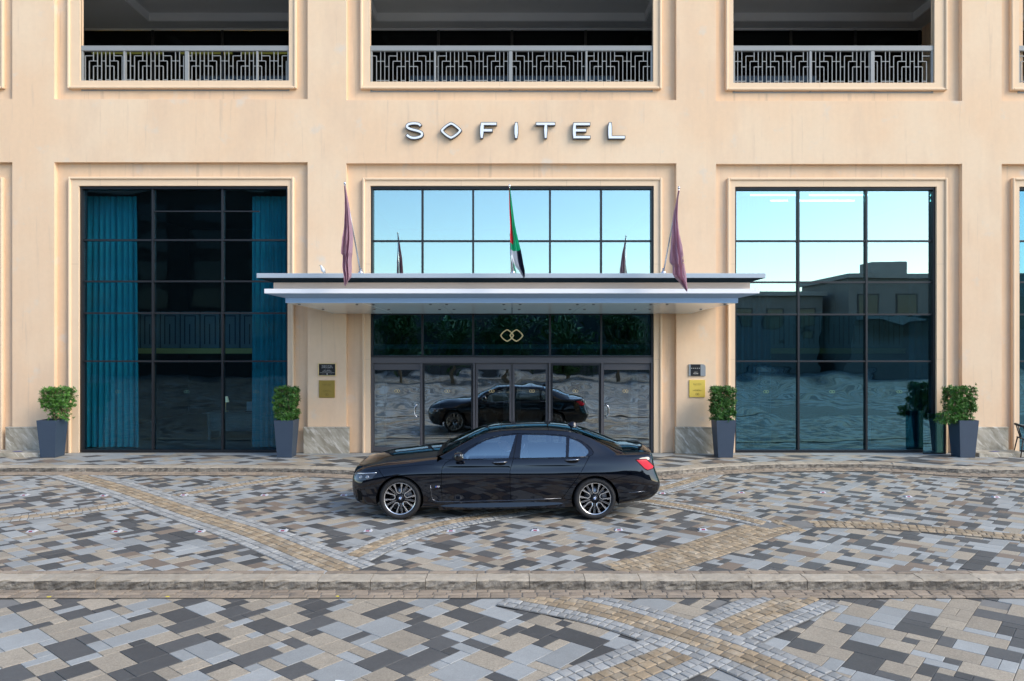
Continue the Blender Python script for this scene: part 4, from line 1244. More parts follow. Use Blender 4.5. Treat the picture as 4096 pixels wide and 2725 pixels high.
def lay_tiles(parent, z, x0, x1, y0, y1, a1, a2, mod, sizes, weights, seed, ok, clips=(), joint=0.003, limit=300, cam=(0.0, CAM_Y)):
    rnd = random.Random(seed)
    e1 = Vector((math.cos(a1), math.sin(a1)))*mod; e2 = Vector((math.cos(a2), math.sin(a2)))*mod
    det = e1.x*e2.y - e1.y*e2.x
    def inv(x, y): return ((x*e2.y - y*e2.x)/det, (e1.x*y - e1.y*x)/det)
    cs = [inv(x, y) for x in (x0, x1) for y in (y0, y1)]
    i0, i1 = int(min(c[0] for c in cs)) - 3, int(max(c[0] for c in cs)) + 3
    j0, j1 = int(min(c[1] for c in cs)) - 3, int(max(c[1] for c in cs)) + 3
    occ = set(); tiles = []
    lastm = {}
    for j in range(j0, j1):
        for i in range(i0, i1):
            if (i, j) in occ: continue
            c = e1*(i + 0.5) + e2*(j + 0.5)
            if not (x0 - 1 < c.x < x1 + 1 and y0 - 1 < c.y < y1 + 1): continue
            for _ in range(6):
                w, h = rnd.choices(sizes, weights)[0]
                if all((i + a, j + b) not in occ for a in range(w) for b in range(h)): break
            else: w = h = 1
            m = rnd.choices((0, 1, 2, 3), MW)[0]
            near = [lastm.get((i - 1, j)), lastm.get((i, j - 1))]
            
            for _ in range(2):
                if m in near and rnd.random() < 0.75: m = rnd.choices((0, 1, 2, 3), MW)[0]
            for a in range(w):
                for b in range(h): occ.add((i + a, j + b)); lastm[(i + a, j + b)] = m
            P = [e1*(i + a) + e2*(j + b) for a, b in ((0, 0), (w, 0), (w, h), (0, h))]
            P = [(p.x, p.y) for p in P]
            cx = sum(p[0] for p in P)/4; cy = sum(p[1] for p in P)/4
            for cl in clips:
                P = clip_poly(P, *cl)
                if len(P) < 3: break
            if len(P) < 3 or not ok(cx, cy, P): continue
            ar = abs(sum(P[k][0]*P[k-1][1] - P[k-1][0]*P[k][1] for k in range(len(P))))/2
            if ar < 0.0012 or min((Vector(P[k]) - Vector(P[k-1])).length for k in range(len(P))) < 0.022: continue
            d2 = (cx - cam[0])**2 + (cy - cam[1])**2
            vis = abs(cx) < 0.75*(cy - CAM_Y) - 0.15
            tiles.append((ar/d2**1.5 if vis else 0.0, P, m, cx, cy, rnd.gauss(0, 0.0008)))
    tiles.sort(key=lambda t: -t[0])
    rest = MB()
    for k, (s, P, m, cx, cy, dz) in enumerate(tiles):
        vs, fs = slab_geo(P, dz, 0.012, joint, 0.003)
        if k < limit and s > 0:
            q = MB(); q.add([(a - cx, b - cy, c) for a, b, c in vs], fs)
            q.build('paving_tile', STONES[m], parent, (cx, cy, z))
        else:
            rest.add([(a, b, c + z) for a, b, c in vs], fs, m)
    if rest.f: tag(rest.build('paving_rest', STONES, parent), kind='stuff')
    return len(tiles)

# bands of setts: centre line (x, y), rows of materials across
W_, G_, B_ = 0, 1, 2
SETT = [M['sett_white'], M['sett_gold'], M['sett_brown']]
BANDS = {
    'b1': ([(-10.9, -1.5), (-10.11, -2.06), (-8.14, -3.51), (-6.79, -4.61), (-5.27, -5.88), (-4.05, -6.86), (-2.73, -8.08), (-2.05, -8.70)], [W_, W_, G_, G_, G_, W_, W_], 0.115),
    'b2': ([(-10.5, -7.1), (-8.47, -6.12), (-7.6, -5.54), (-6.74, -4.71), (-5.43, -3.26), (-4.36, -2.2)], [W_, G_, G_, W_], 0.12),
    'b3': ([(-2.47, -8.70), (-2.19, -8.18), (-1.83, -7.38), (-1.19, -6.5), (-0.2, -5.8), (1.41, -4.71), (2.94, -3.86), (4.04, -2.75), (4.5, -2.1)], [W_, W_, G_, G_, W_], 0.115),
    'b4': ([(2.0, -4.4), (2.38, -4.71), (3.12, -5.28), (3.78, -5.96), (4.1, -6.4)], [W_, G_, G_, W_], 0.115),
    'b5': ([(1.38, -8.70), (2.22, -8.13), (3.38, -7.19), (4.05, -6.62), (4.5, -6.45)], [G_, G_, G_, G_, G_], 0.135),
    'b6': ([(4.4, -6.47), (4.97, -6.40), (6.15, -6.58), (7.4, -7.06), (8.2, -7.45)], [G_, G_, G_], 0.13),
    'r1': ([(0.0, -9.10), (1.01, -9.62), (1.72, -10.22), (2.22, -10.71), (2.61, -11.23), (3.1, -11.95)], [W_, W_, G_, G_, G_, W_, W_], 0.115),
    'r2': ([(-0.1, -12.05), (0.67, -11.40), (1.18, -11.02), (1.92, -10.46), (2.63, -9.87), (3.63, -9.12)], [W_, W_, G_, G_, G_, W_, W_], 0.115),
}
def seg_dist(p, line):
    best = 1e9
    for a, b in zip(line, line[1:]):
        ab = b - a; t = max(0, min(1, (p - a).dot(ab)/ab.length_squared))
        best = min(best, (p - a - ab*t).length)
    return best
LINES = {k: [Vector(p) for p in smooth_line(v[0], 5)] for k, v in BANDS.items()}
HALF = {k: len(v[1])*v[2]/2 for k, v in BANDS.items()}
ORDER = list(BANDS)

def in_band(x, y, keys, slack=0.0):
    p = Vector((x, y))
    return any(seg_dist(p, LINES[k]) < HALF[k] - slack for k in keys)

def sett_geo(C, z, h, rnd):
    """four corners C (x, y), irregular crown"""
    cx = sum(c[0] for c in C)/4; cy = sum(c[1] for c in C)/4
    top = []
    for x, y in C:
        k = 0.80 + rnd.uniform(-0.05, 0.05)
        top.append((cx + (x - cx)*k, cy + (y - cy)*k, z + h + rnd.uniform(-0.0025, 0.0025)))
    vs = [(x, y, z - 0.004) for x, y in C] + [(x, y, z + h*0.6) for x, y in C] + top + [(cx, cy, z + h + 0.003)]
    fs = []
    for i in range(4):
        j = (i + 1) % 4
        fs += [(i, j, 4 + j, 4 + i), (4 + i, 4 + j, 8 + j, 8 + i), (8 + i, 8 + j, 12)]
    return vs, fs

def sett_run(line, rows, w, z, seed, skip, lng=0.125):
    """setts in rows along a line; returns [(vs, fs, material, cx, cy)]"""
    rnd = random.Random(seed); out = []
    L = resample(line, 0.02)
    nrm = []
    for i in range(len(L)):
        d = (L[min(i + 2, len(L) - 1)] - L[max(i - 2, 0)]).normalized(); nrm.append(Vector((-d.y, d.x)))
    n = len(rows)
    for r, m in enumerate(rows):
        o0 = (r - n/2)*w; i = rnd.randint(0, 3)
        while i < len(L) - 3:
            ln = max(3, int(round((lng if m else lng*0.85)*rnd.uniform(0.8, 1.25)/0.02)))
            j = min(i + ln, len(L) - 1)
            g = 0.006
            ja = lambda: rnd.uniform(-0.004, 0.004)
            ti = (L[j] - L[i]).normalized()*g
            C = []
            for (k, off, sg) in ((i, o0 + g, 1), (j, o0 + g, -1), (j, o0 + w - g, -1), (i, o0 + w - g, 1)):
                p = L[k] + nrm[k]*off + ti*sg
                C.append((p.x + ja(), p.y + ja()))
            i = j
            cx = sum(c[0] for c in C)/4; cy = sum(c[1] for c in C)/4
            if skip and skip(cx, cy): continue
            vs, fs = sett_geo(C, z, 0.010 + rnd.uniform(-0.003, 0.003), rnd)
            out.append((vs, fs, m, cx, cy))
    return out

def ribbon(name, line, half, z, m, parent):
    q = MB(); L = resample(line, 0.15); n = len(L)
    vs = []
    for i in range(n):
        d = (L[min(i + 1, n - 1)] - L[max(i - 1, 0)]).normalized(); nn = Vector((-d.y, d.x))
        a, b = L[i] + nn*half, L[i] - nn*half
        vs += [(a.x, a.y, z), (b.x, b.y, z)]
    q.add(vs, [(2*i, 2*i + 1, 2*i + 3, 2*i + 2) for i in range(n - 1)])
    return q.build(name, m, parent)

def put_setts(allsetts, parent, limit=300):
    def size(s):
        d = (s[4] - CAM_Y)
        if abs(s[3]) > 0.75*d - 0.1: return 0
        return 1.0/(s[3]**2 + d*d)
    allsetts.sort(key=lambda s: -size(s))
    rest = MB()
    for k, (vs, fs, m, cx, cy) in enumerate(allsetts):
        if k < limit and size(s := allsetts[k]) > 0:
            q = MB(); q.add([(a - cx, b - cy, c) for a, b, c in vs], fs)
            q.build('cobble', SETT[m], parent, (cx, cy, 0))
        else: rest.add(vs, fs, m)
    if rest.f: tag(rest.build('cobble_rest', SETT, parent), kind='stuff')

# forecourt tiles: lozenge-laid granite in four colours
MW = (0.33, 0.40, 0.20, 0.07)
SZ = [(2, 2), (3, 2), (2, 3), (2, 1), (1, 2), (4, 2), (2, 4), (1, 1), (3, 3)]
A1, A2 = math.radians(-35), math.radians(44)
fb = [k for k in ORDER if k[0] == 'b']
lay_tiles(court, 0.0, -16, 16, KY1, -1.3, A1, A2, 0.108, SZ, (5, 4, 3, 4, 4, 2, 1, 1.5, 0.7), 7,
          lambda x, y, P: y < ky(x) + 0.1 and not in_band(x, y, fb, 0.16), clips=[(0, 1, KY1 + 0.0)])
MW = (0.28, 0.42, 0.22, 0.08)
lay_tiles(walk, GZ, -15, 15, -2.6, -0.01, math.radians(-35), math.radians(30), 0.16, SZ, (5, 4, 3, 3, 3, 2, 1, 1, 1), 21,
          lambda x, y, P: all(p[1] > ky(p[0]) + 0.02 for p in P), clips=[(0, -1, 0.30)])
# a course of long pale slabs against the wall
rnd = random.Random(5); x = -15.0; 
while x < 15:
    w = rnd.uniform(0.45, 0.7)
    P = [(x, -0.296), (x + w, -0.296), (x + w, -0.004), (x, -0.004)]
    vs, fs = slab_geo(P, 0, 0.012, 0.003, 0.003)
    q = MB(); q.add([(a - x, b, c) for a, b, c in vs], fs)
    q.build('edge_slab', STONES[rnd.choice((1, 1, 1, 2))], walk, (x, 0, GZ))
    x += w
# lower roadway in larger slabs
MW = (0.30, 0.21, 0.49, 0.0)
SZR = [(2, 2), (3, 2), (2, 3), (2, 1), (1, 2), (4, 2), (3, 3), (1, 1), (2, 4)]
rb = [k for k in ORDER if k[0] == 'r']
lay_tiles(road, RZ, -9.5, 9.5, -13.0, -9.24, math.radians(-37), math.radians(47), 0.138, SZR, (6, 5, 3, 4, 4, 2, 1, 1, 0.7), 33,
          lambda x, y, P: not in_band(x, y, rb, 0.16), clips=[(0, -1, 9.24)])

sc, sr = [], []
for n_, k in enumerate(ORDER):
    low = k[0] == 'r'
    z = (RZ if low else 0.0) + 0.0035 + 0.0008*n_
    ribbon('mortar_bed', LINES[k], HALF[k] + 0.01, z, M['mortar'], road if low else court)
    prior = [j for j in ORDER[:n_] if j[0] == k[0]]
    lim = (lambda x, y: y > -9.26) if low else (lambda x, y: y < KY1 + 0.02 or y > ky(x) - 0.02)
    run = sett_run(LINES[k], BANDS[k][1], BANDS[k][2], z, 50 + n_, lambda x, y: in_band(x, y, prior, 0.0) or lim(x, y))
    (sr if low else sc).extend(run)
# setts along the foot of both kerbs and behind the near kerb
gl = [Vector((x*0.5 - 8, KY0 - 0.128)) for x in range(33)]
ribbon('mortar_bed', gl, 0.128, RZ + 0.009, M['mortar'], road)
sr += sett_run(gl, [B_, B_, B_], 0.085, RZ + 0.009, 81, None, 0.19)
bl = [Vector((x*0.5 - 8, KY1 + 0.06)) for x in range(33)]
ribbon('mortar_bed', bl, 0.055, 0.0105, M['mortar'], court)
sc += sett_run(bl, [B_], 0.105, 0.0105, 82, None, 0.3)
fl_ = [Vector((-16 + 0.25*i, ky(-16 + 0.25*i) - 0.20)) for i in range(129)]
ribbon('mortar_bed', fl_, 0.20, 0.0115, M['mortar'], court)
sc += sett_run(fl_, [B_, B_, B_], 0.125, 0.0115, 83, None, 0.2)
put_setts(sc, court); put_setts(sr, road)

# kerbs
def kerb_stone(x0, y0, x1, y1, depth, z0, z1, rnd, parent):
    """one roughly dressed stone between two points of the kerb line, its face towards the road"""
    a = Vector((x0, y0)); b = Vector((x1, y1)); d = (b - a).normalized(); n = Vector((-d.y, d.x))
    L = (b - a).length; g = 0.0035
    nx, nz, ny = 9, 5, 4
    q = MB()
    c = (a + b)/2
    def P(u, off, z):
        p = a + d*(g + (L - 2*g)*u) + n*off - c
        return (p.x, p.y, z)
    prof = []                                              # face from foot to crown, then back over the top
    for k in range(nz): prof.append((0.0, z0 + (z1 - 0.018 - z0)*k/(nz - 1), 1.0))
    prof.append((0.010, z1 - 0.004, 0.5))
    for k in range(ny): prof.append((0.03 + (depth - 0.03)*k/(ny - 1), z1, 0.15))
    vs = []
    for u in range(nx + 1):
        for off, z, r in prof:
            e = 0.5 if u in (0, nx) else 1.0
            vs.append(P(u/nx, off + rnd.uniform(-0.010, 0.012)*r*e, z + rnd.uniform(-0.004, 0.004)*(1 if r < 1 else 0.3)))
    m = len(prof)
    fs = []; mi = []
    for u in range(nx):
        for k in range(m - 1):
            i = u*m + k
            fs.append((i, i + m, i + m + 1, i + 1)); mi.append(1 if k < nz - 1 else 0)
    q.add(vs, fs); q.m = mi
    for u in (0, nx):
        f = [u*m + k for k in range(m)]
        vb = P(u/nx, depth, z0)
        q.v.append(vb); f.append(len(q.v) - 1)
        q.f.append(f if u == 0 else list(reversed(f))); q.m.append(0); q.sm.append(False)
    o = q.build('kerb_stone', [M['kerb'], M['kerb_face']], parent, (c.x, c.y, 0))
    return o
rnd = random.Random(17)
near_kerb = tag(box_obj('kerb', (-9.5, 9.5, KY0 + 0.06, KY1 - 0.02, RZ - 0.02, -0.012), M['mortar_dark']), kind='structure')
x = -9.3
while x < 9.3:
    w = rnd.uniform(0.62, 0.76); dz = rnd.uniform(-0.003, 0.004)
    kerb_stone(x, KY0 + rnd.uniform(-.006, .006), x + w, KY0 + rnd.uniform(-.006, .006), KY1 - KY0 - 0.004, RZ - 0.012, 0.016 + dz, rnd, near_kerb); x += w
KL = [Vector((-16 + 0.1*i, ky(-16 + 0.1*i))) for i in range(321)]
q = MB(); q.add([(p.x, p.y + 0.06, 0.05) for p in KL[::4]] + [(p.x, p.y + 0.27, 0.05) for p in KL[::4]], [(i, i + 1, 82 + i, 81 + i) for i in range(80)])
far_kerb = tag(q.build('kerb', M['mortar_dark']), kind='structure')
KP = resample(KL, 0.64)
for a, b in zip(KP, KP[1:]):
    if -14 < a.x < 14: kerb_stone(a.x, a.y, b.x, b.y, 0.29, -0.01, GZ + 0.018 + rnd.uniform(-.003, .003), rnd, far_kerb)

# road studs
def stud_proto():
    w, d, h = 0.068, 0.055, 0.026
    o = empty('road_stud', (0, 0, 0))
    q = MB()
    vs = [(-w, -d, 0), (w, -d, 0), (w, d, 0), (-w, d, 0), (-w*0.62, -d*0.42, h), (w*0.62, -d*0.42, h), (w*0.62, d*0.42, h), (-w*0.62, d*0.42, h)]
    q.add(vs, [(4,5,6,7), (0,1,5,4), (1,2,6,5), (2,3,7,6), (3,0,4,7)]); q.build('stud_body', M['stud_metal'], o)
    q = MB(); n = Vector((0, -h, d*0.58)).normalized()*-0.0016
    def F(u, v): return (w*(u), -d + d*0.58*v - 0.0014, h*v + 0.0008)
    q.add([F(-0.42, 0.22), F(0.42, 0.22), F(0.40, 0.74), F(-0.40, 0.74)], [(0, 1, 2, 3)]); q.build('reflector', M['stud_red'], o)
    q = MB(); q.add([(-w*0.5, -d*0.36, h + 0.001), (w*0.5, -d*0.36, h + 0.001), (w*0.5, d*0.36, h + 0.001), (-w*0.5, d*0.36, h + 0.001)], [(0, 1, 2, 3)]); q.build('solar_panel', M['stud_panel'], o)
    return o
S1 = [(-7.45, -6.82), (-6.13, -6.82), (-4.83, -6.82), (-3.55, -6.82), (-2.24, -6.79), (-0.95, -6.79), (0.36, -6.76), (1.67, -6.73), (2.99, -6.71)]
S2 = [(-9.33, -4.34), (-7.79, -4.38), (-6.26, -4.38), (-4.74, -4.34), (-3.22, -4.34), (2.9, -4.23), (4.46, -4.12), (6.05, -4.1), (7.51, -4.46), (9.15, -4.5)]
ORD = ['leftmost', 'second', 'third', 'fourth', 'fifth', 'sixth', 'seventh', 'eighth', 'last']
proto = stud_proto()
for row, (pts, nm) in enumerate(((S1, 'near'), (S2, 'far'))):
    for i, (x, y) in enumerate(pts):
        o = proto if (row == 0 and i == 0) else copy_tree(proto)
        o.location = (x, y, 0.004 + (0.012 if in_band(x, y, fb) else 0.0))
        if row == 0: lab = f'{ORD[i]} silver road stud with a red reflector in the row in front of the car'
        elif i < 5: lab = f'{ORD[i]} silver road stud with a red reflector behind the car, on the bonnet side'
        else: lab = f'{ORD[i-5].replace("leftmost", "first")} silver road stud with a red reflector behind the car, on the boot side'
        tag(o, lab, 'road stud', 'road studs set in the forecourt')

# spills
def blob(x, y, z, r, seed, m, label, name):
    rn = random.Random(seed); n = 22
    pts = []
    for i in range(n):
        a = 2*PI*i/n; k = r*rn.uniform(0.55, 1.25)
        pts.append((x + k*1.7*math.cos(a), y + k*math.sin(a)))
    q = MB(); q.prism(pts, z, z + 0.002, axis='Z')
    return tag(q.build(name, m), label, 'stain')
blob(-1.56, -11.27, RZ + 0.0005, 0.06, 1, M['white_paint'], 'white paint splash on the slabs at the bottom, left of the middle', 'paint_splash')
for x, y, lab in ((-5.55, -9.24, 'yellow dab on the roadway under the kerb, at the far left'), (-4.13, -9.23, 'yellow dab on the roadway under the kerb, second from the left'), (-2.1, -9.22, 'yellow dab on the roadway under the kerb, nearest the middle')):
    blob(x, y, RZ + 0.018, 0.016, int(x*10), M['yellow_paint'], lab, 'paint_dab')

# ------------------------------------------------------------------ the black saloon
CAR = empty('parked_car', (-0.24, -5.21, 0.0), 'glossy black four-door saloon standing side-on before the hotel doors', 'car')
AX = 1.615                                               # axles at x = -AX and +AX, nose towards -x

# lower body: rows r0..r13 from the sill round to the middle of the bonnet, stations from nose to tail
ZT = {
 -2.31: [.22,.25,.33,.42,.52,.59,.65,.70,.745,.785,.825,.86,.875,.88],
 -2.08: [.20,.23,.34,.47,.60,.665,.71,.75,.785,.82,.86,.93,.96,.97],
 -1.615:[.18,.21,.35,.52,.67,.745,.79,.82,.845,.875,.91,.995,1.03,1.04],
 -0.9: [.17,.21,.35,.52,.68,.765,.82,.855,.89,.935,.985,1.075,1.10,1.11],
 0.9: [.165,.21,.35,.52,.68,.77,.83,.87,.91,.965,1.02,1.05,1.05,1.05],
 1.615:[.20,.24,.37,.53,.69,.785,.85,.895,.935,.985,1.04,1.08,1.09,1.09],
 2.25: [.26,.30,.40,.53,.66,.75,.82,.88,.935,.99,1.045,1.105,1.135,1.14],
 2.70: [.30,.33,.40,.49,.60,.70,.78,.86,.93,1.0,1.055,1.085,1.095,1.10],
}
YT = {
 -1.615:[.80,.90,.935,.95,.962,.962,.948,.925,.902,.872,.825,.55,.28,0],
 -0.9: [.82,.895,.918,.940,.955,.957,.943,.931,.925,.908,.868,.55,.28,0],
 0.9: [.82,.895,.918,.940,.955,.957,.942,.930,.925,.908,.872,.6,.3,0],
 1.615: [.82,.90,.930,.953,.967,.966,.950,.937,.928,.910,.876,.6,.3,0],
 2.25: [.80,.88,.92,.94,.955,.955,.948,.938,.925,.905,.865,.6,.3,0],
}
XN = [-2.36,-2.42,-2.47,-2.49,-2.50,-2.50,-2.495,-2.485,-2.47,-2.455,-2.43,-2.39,-2.385,-2.38]
XT = [2.58,2.64,2.72,2.765,2.77,2.73,2.70,2.68,2.67,2.665,2.65,2.60,2.58,2.57]
NR = 14
zf = [pchip(sorted(ZT), [ZT[x][j] for x in sorted(ZT)]) for j in range(NR)]
yf = [pchip(sorted(YT), [YT[x][j] for x in sorted(YT)]) for j in range(NR)]
ST = [('n', 0, 0), ('n', .010, .46), ('n', .055, .74), ('n', .19, .895), ('n', .42, .965), ('x', -1.615, 1), ('x', -0.9, 1), ('x', 0.0, 1), ('x', 0.9, 1), ('x', 1.615, 1),
      ('t', .50, .985), ('t', .25, .94), ('t', .08, .85), ('t', .02, .54), ('t', 0, 0)]
CTRL = []
for kind, a, b in ST:
    row = []
    for j in range(NR):
        x = XN[j] + a if kind == 'n' else (XT[j] - a if kind == 't' else a)
        row.append(Vector((x, yf[j](x)*b, zf[j](x))))
    CTRL.append(row)

def hermite_curve(P, params, ts):
    """cubic through P at params, finite-difference tangents"""
    n = len(P); T = []
    for i in range(n):
        if i == 0: T.append((P[1] - P[0])/(params[1] - params[0]))
        elif i == n - 1: T.append((P[-1] - P[-2])/(params[-1] - params[-2]))
        else:
            h0, h1 = params[i] - params[i-1], params[i+1] - params[i]
            T.append(((P[i] - P[i-1])/h0*h1 + (P[i+1] - P[i])/h1*h0)/(h0 + h1))
    out = []; i = 0
    for t in ts:
        while i < n - 2 and t > params[i+1]: i += 1
        while i > 0 and t < params[i]: i -= 1
        h = params[i+1] - params[i]; s = (t - params[i])/h
        out.append(P[i]*(1+2*s)*(1-s)**2 + T[i]*(h*s*(1-s)**2) + P[i+1]*(s*s*(3-2*s)) + T[i+1]*(h*s*s*(s-1)))
    return out
def params_of(P, pw=0.6):
    u = [0.0]
    for a, b in zip(P, P[1:]): u.append(u[-1] + max((b - a).length, 1e-4)**pw)
    return u
# stations by the length of row 5, then rows by the length of the door section
US = params_of([r[5] for r in CTRL])
SUB = [5, 5, 6, 8, 12, 14, 14, 14, 12, 12, 10, 8, 6, 5]     # samples between the stations
TS = []; SIDX = [0]
for i, k in enumerate(SUB):
    TS += [US[i] + (US[i+1] - US[i])*q_/k for q_ in range(k)]; SIDX.append(SIDX[-1] + k)
TS.append(US[-1])
rowsd = [hermite_curve([CTRL[i][j] for i in range(len(ST))], US, TS) for j in range(NR)]
UR = params_of([CTRL[7][j] for j in range(NR)], 0.8)
RSUB = [3, 4, 5, 5, 4, 4, 4, 3, 4, 4, 6, 6, 6]
TR = []; RIDX = [0]
for i, k in enumerate(RSUB):
    TR += [UR[i] + (UR[i+1] - UR[i])*q_/k for q_ in range(k)]; RIDX.append(RIDX[-1] + k)
TR.append(UR[-1])
GRID = []                                                # GRID[s][r]
for s in range(len(TS)):
    GRID.append(hermite_curve([rowsd[j][s] for j in range(NR)], UR, TR))
for s in (0, len(TS) - 1):
    for p in GRID[s]: p.y = 0.0
for c in GRID: c[-1].y = 0.0

# greenhouse: stations along x, side from belt to rail, top from rail to the centre line
XG = [-1.06, -1.0, -0.8, -0.6, -0.4, -0.2, 0.05, 0.3, 0.8, 1.18, 1.40, 1.55, 1.70, 1.85, 2.0, 2.15, 2.24]
fzr = pchip(XG, [1.005, 1.025, 1.122, 1.235, 1.330, 1.402, 1.440, 1.452, 1.452, 1.432, 1.385, 1.335, 1.272, 1.205, 1.140, 1.085, 1.060])
fyr = pchip(XG, [.820, .805, .765, .730, .697, .670, .652, .645, .645, .645, .648, .652, .656, .662, .672, .69, .71])
fzc = pchip(XG, [1.075, 1.105, 1.205, 1.300, 1.385, 1.450, 1.482, 1.494, 1.502, 1.478, 1.438, 1.395, 1.342, 1.286, 1.226, 1.170, 1.142])
def fzb(x): return rowz(10, x)
def fyb(x): return rowy(10, x)
r10 = rowsd[10]
_rx = [p.x for p in r10]
def rowz(j, x):
    R = rowsd[j]
    for a, b in zip(R, R[1:]):
        if a.x <= x <= b.x: return a.z + (b.z - a.z)*(x - a.x)/max(b.x - a.x, 1e-6)
    return R[0].z if x < R[0].x else R[-1].z
def rowy(j, x):
    R = rowsd[j]
    for a, b in zip(R, R[1:]):
        if a.x <= x <= b.x: return a.y + (b.y - a.y)*(x - a.x)/max(b.x - a.x, 1e-6)
    return R[0].y if x < R[0].x else R[-1].y
NS_, NT_ = 14, 14
gx = [XG[0] + (XG[-1] - XG[0])*i/110 for i in range(111)]
GG = []
for x in gx:
    yb, zb, yr, zr, zc = fyb(x), fzb(x) - 0.004, fyr(x), fzr(x), fzc(x)
    zb = min(zb, zr - 0.004)
    col = []
    for k in range(NS_):
        t = k/NS_
        y_ = yb + (yr - yb)*t + 0.030*math.sin(PI*t)*min(1, (zr - zb)/0.3); z_ = zb + (zr - zb)*t
        col.append(Vector((x, y_, z_)))
    for k in range(NT_ + 1):
        t = k/NT_; yy = yr*(1 - t)
        col.append(Vector((x, yy, zr + (zc - zr)*(1 - (1 - t)**2.3))))
    GG.append(col)

def grid_normals(G):
    N = []
    for i in range(len(G)):
        r = []
        for j in range(len(G[0])):
            a = G[min(i+1, len(G)-1)][j] - G[max(i-1, 0)][j]; b = G[i][min(j+1, len(G[0])-1)] - G[i][max(j-1, 0)]
            n = a.cross(b)
            r.append(n.normalized() if n.length > 1e-9 else Vector((0, 1, 0)))
        N.append(r)
    return N
def outward(N, G):
    for i in range(len(G)):
        for j in range(len(G[0])):
            c = Vector((max(-1.6, min(1.6, G[i][j].x)), 0, 0.55))
            if N[i][j].dot(G[i][j] - c) < 0: N[i][j] = -N[i][j]
    return N
GN = outward(grid_normals(GRID), GRID); HN = outward(grid_normals(GG), GG)
for s in (0, len(TS) - 1):
    for j in range(len(TR)):
        n = GN[min(max(s, 1), len(TS) - 2)][j].copy(); n.y = 0; GN[s][j] = n.normalized()
for i in range(len(GN)):
    n = GN[i][-1]; n.y = 0; GN[i][-1] = n.normalized()
for i in range(len(HN)):
    n = HN[i][-1]; n.y = 0; HN[i][-1] = n.normalized()

def bvh_of(G):
    vs = [p for r in G for p in r]; m = len(G[0]); fs = []
    for i in range(len(G) - 1):
        for j in range(m - 1):
            a = i*m + j; fs.append((a, a + m, a + m + 1)); fs.append((a, a + m + 1, a + 1))
    return BVHTree.FromPolygons(vs, fs), vs, fs
B_LOW, V_LOW, F_LOW = bvh_of(GRID); B_GH, V_GH, F_GH = bvh_of(GG)
N_LOW = [n for r in GN for n in r]; N_GH = [n for r in HN for n in r]
def bary_n(p, f, V, N):
    a, b, c = (V[k] for k in f)
    v0, v1, v2 = b - a, c - a, p - a
    d00, d01, d11, d20, d21 = v0.dot(v0), v0.dot(v1), v1.dot(v1), v2.dot(v0), v2.dot(v1)
    de = d00*d11 - d01*d01
    if abs(de) < 1e-14: return N[f[0]]
    v = (d11*d20 - d01*d21)/de; w = (d00*d21 - d01*d20)/de
    return (N[f[0]]*(1 - v - w) + N[f[1]]*v + N[f[2]]*w).normalized()
def cast_side(x, z):
    o = Vector((x, 2.0, z)); d = Vector((0, -1, 0)); best = None
    for B, V, F, N in ((B_LOW, V_LOW, F_LOW, N_LOW), (B_GH, V_GH, F_GH, N_GH)):
        p, n, i, dist = B.ray_cast(o, d)
        if p is not None and p.y > 0.2 and (best is None or p.y > best[0].y): best = (p, bary_n(p, F[i], V, N))
    return best
def side_pt(x, z):
    for dz in (0, -.004, .004, -.01, .01, -.02, .02, -.04, .04):
        for dx in (0, .01, -.01, .03, -.03):
            b = cast_side(x + dx, z + dz)
            if b: return Vector((x, b[0].y, z)), b[1]
    return Vector((x, 0.9, z)), Vector((0, 1, 0))

def mesh_n(name, vs, ns, fs, m, parent, mirror=False, mats=None, mi=None):
    if mirror:
        vs = [Vector((v.x, -v.y, v.z)) for v in vs]; ns = [Vector((n.x, -n.y, n.z)) for n in ns]
    fx_ = []
    for f in fs:
        a, b, c = vs[f[0]], vs[f[1]], vs[f[2]]
        g = (b - a).cross(c - a)
        fx_.append(tuple(f) if g.dot(ns[f[0]] + ns[f[1]] + ns[f[2]]) >= 0 else tuple(reversed(f)))
    me = bpy.data.meshes.new(name)
    me.from_pydata([tuple(v) for v in vs], [], fx_)
    me.polygons.foreach_set('use_smooth', [True]*len(fx_))
    me.materials.append(m)
    me.normals_split_custom_set_from_vertices([tuple(n) for n in ns])
    o = bpy.data.objects.new(name, me); COL.objects.link(o)
    if parent: o.parent = parent
    return o

